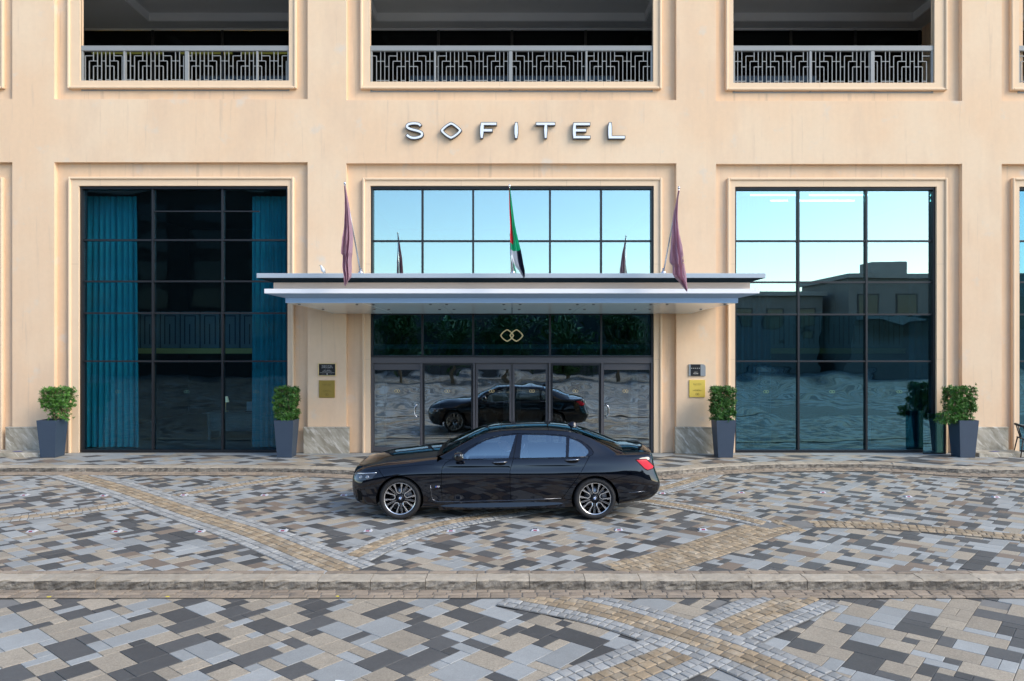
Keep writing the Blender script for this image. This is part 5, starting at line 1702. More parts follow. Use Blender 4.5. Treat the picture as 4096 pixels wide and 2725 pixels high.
def dense(poly, step=0.04):
    out = []
    for i in range(len(poly)):
        a = Vector(poly[i]); b = Vector(poly[(i+1) % len(poly)]); k = max(1, int((b - a).length/step))
        out += [a + (b - a)*(t/k) for t in range(k)]
    return out
def inside(p, poly):
    c = False; n = len(poly)
    for i in range(n):
        a, b = poly[i], poly[i-1]
        if (a[1] > p[1]) != (b[1] > p[1]) and p[0] < (b[0]-a[0])*(p[1]-a[1])/(b[1]-a[1]) + a[0]: c = not c
    return c
def side_panel(name, poly, m, parent=None, holes=(), gap=0.0035, lift=0.0, both=True, step=0.04, lip=True):
    """piece of the flank: an (x, z) outline laid on the body surface"""
    P = inset_poly(poly, gap) if gap else list(poly)
    loops = [dense(P, step)] + [dense(inset_poly(h, -gap) if gap else h, step) for h in holes]
    verts = []; edges = []; 
    for lp in loops:
        b = len(verts); verts += lp; edges += [(b + i, b + (i + 1) % len(lp)) for i in range(len(lp))]
    xs = [p.x for p in loops[0]]; zs = [p.y for p in loops[0]]
    x = min(xs) + step/2
    while x < max(xs):
        z = min(zs) + step/2
        while z < max(zs):
            p = Vector((x, z))
            if inside(p, loops[0]) and not any(inside(p, h) for h in loops[1:]) and min(seg_dist2(p, lp) for lp in loops) > step*0.45: verts.append(p)
            z += step
        x += step
    v2, _, f2, _, _, _ = geometry.delaunay_2d_cdt(verts, edges, [], 0, 1e-5)
    fs = []
    for f in f2:
        c = (v2[f[0]] + v2[f[1]] + v2[f[2]])/3
        if inside(c, loops[0]) and not any(inside(c, h) for h in loops[1:]): fs.append(tuple(f))
    vs, ns = [], []
    for p in v2:
        q_, n = side_pt(p.x, p.y); vs.append(q_ + n*lift); ns.append(n)
    out = []
    if lip:                                               # folded edge behind the outline
        n0 = len(vs)
        from collections import Counter
        ec = Counter()
        for f in fs:
            for k in range(3): ec[tuple(sorted((f[k], f[(k+1) % 3])))] += 1
        for (a, b), c in ec.items():
            if c == 1:
                k = len(vs)
                va, vb = vs[a], vs[b]
                nn = Vector((0, -1, 0))
                vs += [va.copy(), vb.copy(), vb + nn*0.012, va + nn*0.012]
                cen = (va + vb)/2
                e = (vb - va).cross(nn).normalized()
                ns += [(ns[a]*0.5 + e*0.5).normalized()]*4 if False else [e]*4
                fs.append((k, k + 1, k + 2, k + 3))
    for mir in ((True, False) if both else (True,)):
        out.append(mesh_n(name, vs, ns, fs, m, parent or CAR, mir))
    return out
def seg_dist2(p, lp):
    best = 1e9
    for i in range(len(lp)):
        a, b = lp[i-1], lp[i]; ab = b - a
        t = max(0, min(1, (p - a).dot(ab)/max(ab.length_squared, 1e-12)))
        d = (p - a - ab*t).length_squared
        if d < best: best = d
    return math.sqrt(best)
def grid_panel(name, G, N, s0, s1, r0, r1, m, lift=0.0, parent=None, both=True):
    vs, ns, fs = [], [], []
    w = r1 - r0 + 1
    for s in range(s0, s1 + 1):
        for r in range(r0, r1 + 1): vs.append(G[s][r] + N[s][r]*lift); ns.append(N[s][r])
    for s in range(s1 - s0):
        for r in range(r1 - r0):
            a = s*w + r; fs.append((a, a + w, a + w + 1, a + 1))
    if not both: return mesh_n(name, vs, ns, fs, m, parent or CAR)
    n0 = len(vs)                                          # both halves in one skin
    vs2 = vs + [Vector((v.x, -v.y, v.z)) for v in vs]; ns2 = ns + [Vector((n.x, -n.y, n.z)) for n in ns]
    fs2 = fs + [tuple(n0 + k for k in f) for f in fs]
    return mesh_n(name, vs2, ns2, fs2, m, parent or CAR)

ARC_R = 0.385; ARC_Z = 0.352
def arc(cx, a0, a1, n=20, r=ARC_R):
    return [(cx + r*math.cos(math.radians(a0 + (a1 - a0)*i/n)), ARC_Z + r*math.sin(math.radians(a0 + (a1 - a0)*i/n))) for i in range(n + 1)]
def ang(x, z, cx): return math.degrees(math.atan2(z - ARC_Z, x - cx))

# key lines measured from the photograph, in the car's own x and z
WIN = [(-0.745, 0.99), (-0.748, 1.03), (-0.59, 1.128), (-0.40, 1.225), (-0.198, 1.318), (0.052, 1.380), (0.303, 1.404), (0.70, 1.402), (0.95, 1.388), (1.18, 1.362), (1.30, 1.325), (1.404, 1.280), (1.50, 1.222), (1.565, 1.165), (1.597, 1.11), (1.585, 1.075), (1.53, 1.048)]
belt0 = [(x, rowz(10, x) + 0.0) for x in (-0.70, -0.3, 0.0, 0.264, 0.6, 1.0, 1.3, 1.5)]
def bz(x): return rowz(10, x) - 0.004
# doors
side_panel('front_door', [(-0.775, bz(-0.775))] + [(x, bz(x)) for x in (-0.5, -0.2, 0.05, 0.262)] + [(0.235, 0.92), (0.206, 0.815), (0.208, 0.60), (0.223, 0.318), (-0.914, 0.300), (-0.925, 0.52), (-0.926, 0.762), (-0.913, 0.87), (-0.86, 0.945)], M['car_paint'])
side_panel('rear_door', [(0.262, bz(0.262))] + [(x, bz(x)) for x in (0.5, 0.8, 1.1, 1.35, 1.515)] + [(1.44, 0.905), (1.355, 0.762), (1.20, 0.545), (1.066, 0.356), (0.223, 0.318), (0.208, 0.60), (0.206, 0.815), (0.235, 0.92)], M['car_paint'])
# front wing
fr = [(x, rowz(9, x)) for x in (-1.95, -1.8, -1.6, -1.4, -1.2, -1.05)]
a0 = ang(-1.83, 0.672, -AX)
side_panel('front_wing', [(-1.985, rowz(9, -1.985))] + fr + [(-0.96, 0.985), (-0.90, 1.0), (-0.775, bz(-0.775)), (-0.86, 0.945), (-0.913, 0.87), (-0.926, 0.762), (-0.925, 0.52), (-0.914, 0.300)] + arc(-AX, -8, a0), M['car_paint'])
# rear quarter with the roof rail
ra = ang(1.83, 0.672, AX)
rail_up = [(x, fzr(x)) for x in [-0.98, -0.9, -0.8, -0.7, -0.6, -0.5, -0.4, -0.3, -0.2, -0.05, 0.1, 0.3, 0.6, 0.9, 1.18, 1.3, 1.4, 1.55, 1.7, 1.85, 2.0, 2.12]]
top_r = [(x, rowz(10, x)) for x in (2.2, 2.3, 2.4, 2.47)]
side_panel('rear_wing', rail_up + top_r + [(2.47, 0.99), (2.47, 0.90), (2.47, 0.815)] + [(2.2, 0.755)] + arc(AX, ra, 180 + 2) + [(1.066, 0.356), (1.20, 0.545), (1.355, 0.762), (1.44, 0.905), (1.515, bz(1.515))] + list(reversed(WIN))[0:] + [(-0.775, bz(-0.775)), (-0.90, 1.0)], M['car_paint'], step=0.035)
# sill
side_panel('sill', arc(-AX, -12, -8, 3) + [(-1.235, 0.30)][:0] + [(-0.914, 0.300), (0.223, 0.318), (1.066, 0.356)] + arc(AX, 182, 208, 6) + [(1.27, 0.172), (0.6, 0.172), (-0.6, 0.175), (-1.27, 0.182)], M['car_paint'])
# bumpers: flank pieces and wrapped ends
sN = SIDX[3] + 2; sT = SIDX[11] - 1
side_panel('front_bumper', [(-2.30, rowz(9, -2.30)), (-2.15, rowz(9, -2.15)), (-1.985, rowz(9, -1.985))] + [(-1.83, 0.672)] + list(reversed(arc(-AX, 205, a0, 14)))[1:] + [(-2.05, 0.188), (-2.20, 0.215), (-2.30, 0.245)], M['car_paint'])
side_panel('rear_bumper', [(2.52, 0.825), (2.2, 0.755), (1.83, 0.672)] + arc(AX, ra, -14, 14)[1:] + [(2.05, 0.252), (2.3, 0.275), (2.52, 0.30)], M['car_paint'])
grid_panel('nose', GRID, GN, 0, sN, 0, RIDX[9], M['car_paint'], -0.0012)
grid_panel('tail', GRID, GN, sT, len(TS) - 1, 0, RIDX[10], M['car_paint'], -0.0012)
# bonnet and boot lid
sB = max(i for i in range(len(TS)) if GRID[i][RIDX[9]].x < -0.98)
grid_panel('bonnet', GRID, GN, 0, sB, RIDX[9], len(TR) - 1, M['car_paint'])
sD = min(i for i in range(len(TS)) if GRID[i][RIDX[10]].x > 2.12)
grid_panel('boot_lid', GRID, GN, sD, len(TS) - 1, RIDX[10], len(TR) - 1, M['car_paint'])
# roof, windscreen, rear screen
gi = lambda x: min(range(len(gx)), key=lambda i: abs(gx[i] - x))
grid_panel('roof', GG, HN, gi(-0.16), gi(1.26), NS_, NS_ + NT_, M['car_paint'])
ws = grid_panel('windscreen', GG, HN, gi(-1.02), gi(-0.16) - 0, NS_ + 1, NS_ + NT_, M['screen_glass'], -0.004)
rs = grid_panel('rear_screen', GG, HN, gi(1.27), gi(2.13), NS_ + 1, NS_ + NT_, M['screen_glass'], -0.004)
grid_panel('cowl', GG, HN, gi(-1.03), gi(-0.95), NS_ + 1, NS_ + NT_, M['car_matte'], 0.001)
# roof joints
for x in (0.05, 0.86):
    q = MB(); i = gi(x)
    for sg in (1, -1):
        q.tube([Vector((p.x, p.y*sg, p.z)) + Vector((n.x, n.y*sg, n.z))*0.001 for p, n in zip(GG[i][NS_:], HN[i][NS_:])], 0.005, 5)
    q.build('roof_joint', M['car_matte'], CAR)
# side windows in one dark frame
def gl(poly): return poly
FG = [(-0.575, 0.995), (-0.555, 1.075), (-0.485, 1.140), (-0.35, 1.220), (-0.198, 1.293), (0.052, 1.358), (0.300, 1.381), (0.175, 1.012)]
RG = [(0.375, 1.022), (0.415, 1.383), (0.80, 1.378), (1.150, 1.350), (1.128, 1.036)]
QG = [(1.185, 1.040), (1.210, 1.325), (1.29, 1.302), (1.375, 1.265), (1.455, 1.205), (1.510, 1.140), (1.512, 1.105), (1.462, 1.050)]
fpoly = [(-0.745, bz(-0.745))] + [(x, bz(x)) for x in (-0.5, -0.2, 0.05, 0.262, 0.6, 1.0, 1.3, 1.5)] + list(reversed(WIN))[:-1]
for o in side_panel('window_frame', fpoly, M['car_trim'], holes=[FG, RG, QG], gap=0.003, lift=-0.003, step=0.03):
    pass
for nm, pl in (('front_window', FG), ('rear_window', RG), ('quarter_window', QG)):
    side_panel(nm, pl, M['car_glass'], gap=-0.004, lift=-0.009, lip=False, step=0.05)
# pillar joint between the door frames
for sg in (-1, 1):
    q = MB(); q.tube([Vector((p.x, p.y*sg, p.z)) for p in [side_pt(0.262 + (0.338 - 0.262)*t, 1.01 + (1.40 - 1.01)*t)[0] for t in (0, .25, .5, .75, 1)]], 0.004, 5)
    q.build('pillar_joint', M['car_matte'], CAR)

# black inner body behind the joints
vs, fs = [], []
w = RIDX[10] + 1
for s in range(len(TS)):
    for r in range(w):
        p, n = GRID[s][r], GN[s][r]; vs.append(p - n*0.022)
for s in range(len(TS) - 1):
    for r in range(w - 1):
        a = s*w + r
        c = (vs[a] + vs[a + w + 1])/2
        if min((Vector((c.x + AX, c.z - ARC_Z))).length, (Vector((c.x - AX, c.z - ARC_Z))).length) < ARC_R + 0.02: continue
        fs.append((a, a + w, a + w + 1, a + 1))
q = MB(); q.add(vs, fs); q.add([(v.x, -v.y, v.z) for v in vs], fs); q.box(-1.95, 1.95, -0.78, 0.78, 0.19, 0.22);
q.build('inner_body', M['car_matte'], CAR)
for sx in (-AX, AX):
    for sg in (-1, 1):
        q = MB(); n = 24; R = ARC_R + 0.012
        A = [(sx + R*math.cos(-0.25 + (PI + 0.5)*i/n), ARC_Z + R*math.sin(-0.25 + (PI + 0.5)*i/n)) for i in range(n + 1)]
        vs = [(x, sg*0.935, z) for x, z in A] + [(x, sg*0.55, z) for x, z in A] + [(sx, sg*0.55, ARC_Z)]
        q.add(vs, [(i, i + 1, n + 2 + i, n + 1 + i) for i in range(n)] + [(n + 1 + i, n + 2 + i, 2*n + 2) for i in range(n)])
        q.build('wheel_arch', M['car_matte'], CAR)

# lamps, trims, handles, mirrors
HL = [(-2.425, 0.735), (-2.30, 0.752), (-2.10, 0.768), (-1.985, 0.775), (-2.02, 0.735), (-2.075, 0.668), (-2.20, 0.648), (-2.42, 0.640)]
for o in side_panel('headlight', [(-2.435, 0.735), (-2.38, 0.752), (-2.25, 0.765), (-2.10, 0.778), (-1.985, 0.785), (-2.02, 0.745), (-2.075, 0.680), (-2.20, 0.655), (-2.38, 0.645), (-2.435, 0.65)], M['lamp_dark'], lift=0.004, gap=0.0, step=0.03): hl = o
for sg in (-1, 1):
    pts = [side_pt(x, z) for x, z in ((-2.42, 0.728), (-2.3, 0.745), (-2.2, 0.754), (-2.1, 0.764), (-2.0, 0.776))]
    q = MB(); q.tube([Vector((p.x, p.y*sg, p.z)) + Vector((n.x, n.y*sg, n.z))*0.006 for p, n in pts], [0.010, 0.011, 0.011, 0.010, 0.004], 6); q.build('light_strip', M['chrome'], CAR)
    for x, z in ((-2.28, 0.695), (-2.16, 0.705)):
        p, n = side_pt(x, z)
        Mx = Matrix.Translation((p.x, sg*p.y, p.z)) @ Vector((n.x, n.y*sg, n.z)).to_track_quat('Z', 'Y').to_matrix().to_4x4()
        q = MB(); q.lathe([(0, 0.012), (0.02, 0.011), (0.030, 0.005), (0.034, 0.0)], 14, M=Mx); q.build('lamp_lens', M['lamp_clear'], CAR)
side_panel('air_intake', [(-2.345, 0.49), (-2.27, 0.47), (-2.245, 0.40), (-2.255, 0.31), (-2.33, 0.30)], M['car_matte'], lift=0.003, gap=0.0, step=0.03)
TL = [(2.306, 0.985), (2.40, 0.988), (2.475, 0.986), (2.55, 0.920), (2.60, 0.868), (2.585, 0.842), (2.49, 0.822), (2.44, 0.850)]
side_panel('tail_light', TL, M['tail_red'], lift=0.005, gap=0.0, step=0.03)
side_panel('tail_light_surround', inset_poly(TL, -0.012), M['car_matte'], holes=[TL], lift=0.003, gap=0.0, step=0.05)
for sg in (-1, 1):
    def strip(pts, r, m, name, lift=0.003):
        pp = [side_pt(x, z) for x, z in pts]
        q = MB(); q.tube([Vector((p.x, p.y*sg, p.z)) + Vector((n.x, n.y*sg, n.z))*lift for p, n in pp], r, 6); return q.build(name, m, CAR)
    strip([(-1.105, 0.585), (-1.098, 0.50), (-1.085, 0.38), (-1.070, 0.345), (-1.04, 0.322), (-0.99, 0.306), (-0.92, 0.302), (-0.6, 0.308), (-0.2, 0.316), (0.2, 0.326), (0.6, 0.341), (1.06, 0.362)], 0.0042, M['dark_chrome'], 'sill_trim')
    strip([(2.17, 0.455), (2.3, 0.463), (2.44, 0.475)], 0.005, M['dark_chrome'], 'bumper_trim')
    strip([(x, bz(x) + 0.004) for x in (-0.70, -0.3, 0.1, 0.5, 0.9, 1.3, 1.5)], 0.006, M['car_black'], 'belt_trim')
    for x, z in ((0.035, 0.945), (1.237, 0.982)):
        p, n = side_pt(x, z)
        q = MB()
        q.tube([Vector((x + t, sg*(p.y + 0.030*(1 - (t/0.125)**4) - 0.004), z + 0.008 + 0.05*t)) for t in (-.125, -.11, -.08, -.04, 0, .04, .08, .11, .125)], [0.006, .011, .013, .013, .013, .013, .013, .011, .006], 8)
        h = q.build('door_handle', M['car_black'], CAR)
        q = MB(); q.tube([Vector((x + t, sg*(p.y + 0.040*(1 - (t/0.12)**4)), z + 0.018 + 0.05*t)) for t in (-.11, -.08, -.04, 0, .04, .08, .11)], 0.0042, 6); q.build('handle_trim', M['chrome'], h)
        q = MB()
        vs, ns, fs = [], [], []
        for k in range(20):
            a = 2*PI*k/20; s_ = side_pt(x + 0.10*math.cos(a), z - 0.012 + 0.030*math.sin(a)); vs.append(Vector((s_[0].x, sg*s_[0].y, s_[0].z)) + Vector((0, sg*0.0015, 0)))
        q.add(vs, [tuple(range(20))]); q.build('handle_recess', M['car_matte'], h)
    # mirror
    bm = bmesh.new(); bmesh.ops.create_uvsphere(bm, u_segments=20, v_segments=14, radius=1.0)
    for v in bm.verts:
        c = v.co
        f = lambda t, e: math.copysign(abs(t)**e, t)
        c.x, c.y, c.z = f(c.x, 0.65), f(c.y, 0.75), f(c.z, 0.65)
        c.x *= 0.085*(1 - 0.12*c.z); c.y *= 0.115; c.z *= 0.072
        if c.x > 0: c.x *= 0.8
    q = MB(); q.bm(bm, 0, True, Matrix.Translation((-0.622, sg*1.035, 1.075))); mr = q.build('side_mirror', M['car_black'], CAR)
    q = MB(); q.tube([(-0.66, sg*0.90, 0.985), (-0.64, sg*0.96, 1.0), (-0.60, sg*1.02, 1.03)], [0.035, 0.03, 0.03], 8); q.build('mirror_arm', M['car_black'], mr)
    # side skirt blade
    prof = []
    q = MB(); N_ = 22; vs = []
    for i in range(N_ + 1):
        t = i/N_; x = -0.98 + 2.10*t
        k = math.sin(PI*min(1, max(0, t)))**0.45
        zc = 0.235 + 0.045*t; y0 = side_pt(x, zc)[0].y - 0.004
        for dy, dz in ((-0.01, -0.075), (0.014*k, -0.070), (0.032*k, -0.040*k), (0.010*k, 0.030*k), (-0.006, 0.034*k + 0.002)):
            vs.append((x, sg*(y0 + dy), zc + dz))
    fs = [(i*5 + j, i*5 + j + 1, i*5 + j + 6, i*5 + j + 5) for i in range(N_) for j in range(4)]
    q.add(vs, fs, 0, False); q.build('side_skirt', M['car_paint'], CAR)
    # exhaust tip, fender badge
    q = MB(); pts = [(2.56, 0.335), (2.62, 0.350), (2.665, 0.43), (2.63, 0.43)]
    q.prism(pts, sg*0.55, sg*0.72); q.build('exhaust_trim', M['chrome'], CAR)
    q = MB(); q.prism([(2.58, 0.347), (2.617, 0.358), (2.652, 0.424), (2.632, 0.424)], sg*0.56, sg*0.724); q.build('exhaust_inner', M['car_matte'], CAR)
    def decal(pts, m, nm, d):
        P = [side_pt(x, z)[0] for x, z in pts]
        q = MB(); q.add([(p.x, sg*(p.y + d), p.z) for p in P], [tuple(range(len(P)))]); q.build(nm, m, CAR)
    bx, bz_ = -1.028, 0.545
    for k, mm in enumerate((M['badge_blue'], M['badge_blue'], M['badge_red'])):
        x = bx + k*0.009; decal([(x, bz_), (x + 0.007, bz_), (x + 0.019, bz_ + 0.026), (x + 0.012, bz_ + 0.026)], mm, 'badge_stripe', 0.002)
    x = bx + 0.029
    for pts in ([(x, bz_), (x + .006, bz_), (x + .018, bz_ + .026), (x + .010, bz_ + .026)], [(x + .014, bz_ + .026), (x + .020, bz_ + .026), (x + .026, bz_ + .012), (x + .022, bz_ + .008)], [(x + .022, bz_ + .008), (x + .026, bz_ + .012), (x + .040, bz_ + .026), (x + .034, bz_ + .026)], [(x + .026, bz_), (x + .034, bz_), (x + .044, bz_ + .026), (x + .036, bz_ + .026)]):
        decal(pts, M['badge_white'], 'badge_letter', 0.0022)
# kidney grille edge, roof fin, rear badge bar, wipers, splitter
q = MB()
for sg in (-1, 1):
    pts = [(-2.515, sg*0.03, 0.40), (-2.52, sg*0.03, 0.66), (-2.47, sg*0.06, 0.765), (-2.455, sg*0.28, 0.76), (-2.475, sg*0.42, 0.66), (-2.485, sg*0.38, 0.44), (-2.515, sg*0.03, 0.40)]
    q.tube(pts, 0.016, 8)
q.build('grille_surround', M['chrome'], CAR)
q = MB()
for sg in (-1, 1):
    for k in range(9):
        y = sg*(0.06 + 0.038*k); q.tube([(-2.507, y, 0.43), (-2.510, y, 0.60), (-2.475, y, 0.745)], 0.006, 5)
tag(q.build('grille_bars', M['car_black'], CAR), kind='stuff')
q = MB(); vs = []
for i in range(9):
    t = i/8; x = 1.21 + 0.21*t; h = 0.078*math.sin(PI*min(1, t*1.0)**1.6)**0.7 if t < 1 else 0.0; zb = fzc(x) - 0.006; wd = 0.045*(1 - abs(2*t - 0.9)**2*0.8)
    vs += [(x, -wd, zb), (x, -wd*0.45, zb + h*0.8), (x, 0, zb + h), (x, wd*0.45, zb + h*0.8), (x, wd, zb)]
q.add(vs, [(i*5 + j, i*5 + j + 1, i*5 + j + 6, i*5 + j + 5) for i in range(8) for j in range(4)], 0, True); q.build('roof_fin', M['car_trim'], CAR)
q = MB(); q.tube([(2.635, -0.66, 0.90), (2.675, -0.35, 0.915), (2.68, 0, 0.92), (2.675, 0.35, 0.915), (2.635, 0.66, 0.90)], 0.010, 6); q.build('boot_trim', M['chrome'], CAR)
for a, b in (((-0.99, -0.62, 1.055), (-0.80, 0.05, 1.185)), ((-0.99, 0.02, 1.10), (-0.80, 0.62, 1.150))):
    q = MB(); q.tube([a, ((a[0]+b[0])/2 - .02, (a[1]+b[1])/2, (a[2]+b[2])/2 + 0.02), b], 0.008, 5); q.build('wiper', M['car_matte'], CAR)

# wheels
def wheel_meshes():
    R = 0.350; w = 0.122
    Rx = Matrix.Rotation(PI/2, 4, 'X')                    # lathe axis along -y (outer face at -y)
    q = MB()
    q.lathe([(0.262, w*0.70), (0.270, w*0.92), (0.300, w*1.02), (0.328, w*0.95), (0.343, w*0.78), (R, w*0.45), (R, -w*0.45), (0.343, -w*0.8), (0.32, -w), (0.262, -w*0.8)], 56, M=Rx, closed=False)
    for k in range(72):                                   # tread blocks across the shoulder
        a = 2*PI*k/72; c, s = math.cos(a), math.sin(a); t = 0.006
        P = lambda r, h, d: Rx @ Vector((r*c - d*s, r*s + d*c, h))
        q.add([P(0.332, w*0.945, -t), P(0.332, w*0.945, t), P(0.3535, w*0.48, t), P(0.3535, w*0.48, -t), P(0.345, w*0.6, -t), P(0.345, w*0.6, t)], [(0, 1, 2, 3)], 0)
    tyre = q
    rim = MB()
    rim.lathe([(0.262, 0.086), (0.268, 0.100), (0.262, 0.104), (0.257, 0.098), (0.248, 0.05), (0.235, -0.05), (0.245, -0.09)], 56, M=Rx)
    rim.lathe([(0, 0.070), (0.035, 0.070), (0.062, 0.064), (0.075, 0.045), (0.075, 0.02)], 32, M=Rx)
    face = MB()
    face.lathe([(0.2625, 0.1045), (0.2685, 0.1015), (0.2685, 0.1005)], 56, M=Rx)
    face.lathe([(0.2525, 0.0990), (0.2620, 0.1046)], 56, M=Rx)
    def pt(r, a, h): return Rx @ Vector((r*math.cos(a), r*math.sin(a), h))
    def bar(q, p0, p1, w0, w1, h0, h1, d, mi=0):
        """flat bar between two (r, angle) points on the wheel face"""
        A = Vector((p0[0]*math.cos(p0[1]), p0[0]*math.sin(p0[1]))); B = Vector((p1[0]*math.cos(p1[1]), p1[0]*math.sin(p1[1])))
        dr = (B - A).normalized(); n = Vector((-dr.y, dr.x))
        def V(p, o, h): return Rx @ Vector((p.x + n.x*o, p.y + n.y*o, h))
        vs = [V(A, -w0, h0), V(A, w0, h0), V(B, w1, h1), V(B, -w1, h1), V(A, -w0*1.25, h0 - d), V(A, w0*1.25, h0 - d), V(B, w1*1.25, h1 - d), V(B, -w1*1.25, h1 - d)]
        q.add(vs, [(0, 1, 2, 3), (0, 4, 5, 1), (1, 5, 6, 2), (2, 6, 7, 3), (3, 7, 4, 0)], mi)
    for k in range(5):
        a = math.radians(98 + 72*k)
        h = math.radians(12.5)
        io, ii = (0.258, h), (0.118, math.radians(19))
        pts = [(0.258, a + h), (0.120, a + math.radians(20)), (0.088, a + math.radians(11)), (0.088, a - math.radians(11)), (0.120, a - math.radians(20)), (0.258, a - h)]
        hs = [0.099, 0.088, 0.080, 0.080, 0.088, 0.099]
        for i in range(5):
            wd = 0.0125 if i in (0, 4) else 0.010
            bar(rim, pts[i], pts[i+1], wd, wd, hs[i] - 0.0025, hs[i+1] - 0.0025, 0.035)
            # bright machined edge on the inside of the loop
            bar(face, pts[i], pts[i+1], 0.0064, 0.0064, hs[i], hs[i+1], 0.003)
        for sg in (-1, 1):                                # short bright tooth near the rim
            bar(face, (0.256, a + sg*(h + math.radians(4.2))), (0.205, a + sg*(h + math.radians(6.0))), 0.0042, 0.0034, 0.097, 0.094, 0.004)
            bar(rim, (0.256, a + sg*(h + math.radians(4.2))), (0.14, a + sg*math.radians(24)), 0.007, 0.007, 0.0945, 0.084, 0.03)
        b = a + math.radians(36)
        bar(rim, (0.258, b), (0.060, b), 0.014, 0.011, 0.094, 0.070, 0.035)
        for sg in (-1, 1):
            bar(face, (0.257, b + sg*math.radians(2.3)), (0.080, b + sg*math.radians(4.5)), 0.0026, 0.0018, 0.0965, 0.0735, 0.004)
    disc = MB(); disc.lathe([(0.07, 0.015), (0.185, 0.015), (0.185, -0.01), (0.07, -0.01)], 40, M=Rx)
    cal = MB()
    for i in range(6):
        a = math.radians(0 + 10*i)
        for r0, r1 in ((0.13, 0.20),):
            a2 = a + math.radians(10)
            vs = [pt(r0, a, 0.035), pt(r1, a, 0.035), pt(r1, a2, 0.035), pt(r0, a2, 0.035), pt(r0, a, -0.02), pt(r1, a, -0.02), pt(r1, a2, -0.02), pt(r0, a2, -0.02)]
            cal.add(vs, [(0, 1, 2, 3), (0, 4, 5, 1), (1, 5, 6, 2), (2, 6, 7, 3), (3, 7, 4, 0)])
    cap = MB(); cap.lathe([(0.0, 0.0715), (0.026, 0.0715), (0.028, 0.068)], 28, 0, M=Rx)
    quad = MB()
    for k in range(4):
        a0_ = k*PI/2 + 0.15
        vs = [pt(0, 0, 0.0727)] + [pt(0.020, a0_ + PI/2*i/6, 0.0727) for i in range(7)]
        quad.add(vs, [(0, i + 1, i + 2) for i in range(6)], k % 2)
    return tyre, rim, face, disc, cal, cap, quad
ty, ri, fa, di, ca, cp, qd = wheel_meshes()
W0 = ty.build('wheel', M['tyre'], CAR)
for b_, nm, m in ((ri, 'rim', M['rim_dark']), (fa, 'rim_face', M['rim_silver']), (di, 'brake_disc', M['disc']), (ca, 'brake_caliper', M['caliper']), (cp, 'hub_cap', M['dark_chrome']), (qd, 'hub_badge', [M['badge_blue'], M['badge_white']])):
    b_.build(nm, m, W0)
for i, (sx, sg) in enumerate(((-AX, -1), (AX, -1), (-AX, 1), (AX, 1))):
    o = W0 if i == 0 else copy_tree(W0, CAR)
    o.location = (sx, sg*0.81, 0.352)
    o.rotation_euler = (0, 0.19 if sx > 0 else 0.0, 0 if sg < 0 else PI)

# cabin: dash, wheel, seats, headliner
q = MB(); q.box(-1.0, 2.0, -0.80, 0.80, 0.30, 0.33); q.build('cabin_floor', M['car_matte'], CAR)
q = MB(); q.bbox(-0.95, -0.42, -0.74, 0.74, 0.72, 1.02, b=0.05); q.build('dashboard', M['leather'], CAR)
q = MB(); q.lathe([(0.175 + 0.016*math.cos(t*PI/4), 0.016*math.sin(t*PI/4)) for t in range(8)], 28, M=Matrix.Translation((-0.30, -0.38, 0.84)) @ Matrix.Rotation(math.radians(-62), 4, 'Y'), closed=True); q.build('steering_wheel', M['leather'], CAR)
for x, y, nm in ((0.22, -0.38, 'front_seat'), (0.22, 0.38, 'front_seat'), (1.22, -0.40, 'rear_seat'), (1.22, 0.40, 'rear_seat')):
    q = MB()
    q.bbox(x - 0.50, x + 0.05, y - 0.25, y + 0.25, 0.40, 0.575, b=0.05)
    pr = [(x - 0.02, 0.54), (x + 0.12, 0.54), (x + 0.30, 1.02), (x + 0.22, 1.06), (x + 0.14, 1.02)]
    q.prism(pr, y - 0.25, y + 0.25)
    q.prism([(x + 0.19, 1.065), (x + 0.27, 1.065), (x + 0.31, 1.24), (x + 0.24, 1.25)], y - 0.13, y + 0.13)
    q.build(nm, M['leather'], CAR)
q = MB(); vs = []
for x in (-0.1, 0.2, 0.6, 1.0, 1.25):
    for yy in (-0.6, -0.3, 0, 0.3, 0.6): vs.append((x, yy, fzr(x) - 0.03 + (fzc(x) - fzr(x))*(1 - (abs(yy)/0.65)**2)))
q.add(vs, [(i*5 + j, i*5 + j + 1, i*5 + j + 6, i*5 + j + 5) for i in range(4) for j in range(4)]); q.build('headliner', M['lobby_pale'], CAR)
# rolled-up blind at the front edge of the rear window
q = MB(); q.tube([Vector((p.x, -p.y + 0.02, p.z)) for p in (side_pt(0.425, 1.06)[0], side_pt(0.455, 1.34)[0])], 0.006, 6); q.build('window_blind_rod', M['chrome'], CAR)

# driver
def skin_body(name, pts, edges, mats, root=0, sub=2):
    me = bpy.data.meshes.new(name)
    me.from_pydata([p[0] for p in pts], edges, [])
    o = bpy.data.objects.new(name, me); COL.objects.link(o)
    md = o.modifiers.new('skin', 'SKIN'); md.use_smooth_shade = True
    for i, p in enumerate(pts):
        r = p[1]; me.skin_vertices[0].data[i].radius = r if isinstance(r, tuple) else (r, r)
        me.skin_vertices[0].data[i].use_root = (i == root)
    s = o.modifiers.new('sub', 'SUBSURF'); s.levels = sub; s.render_levels = sub
    dg = bpy.context.evaluated_depsgraph_get()
    m2 = bpy.data.meshes.new_from_object(o.evaluated_get(dg))
    bpy.data.objects.remove(o)
    m2.name = name
    m2.materials.clear()
    for m in (mats if isinstance(mats, (list, tuple)) else [mats]): m2.materials.append(m)
    return m2
DX, DY = 0.12, -0.38                                      # hip in the car's frame
person = empty('person', (CAR.location.x + DX, CAR.location.y + DY, 0.59), 'driver in a dark suit and white shirt sitting behind the steering wheel of the car', 'person')
hip = Vector((0, 0, 0))
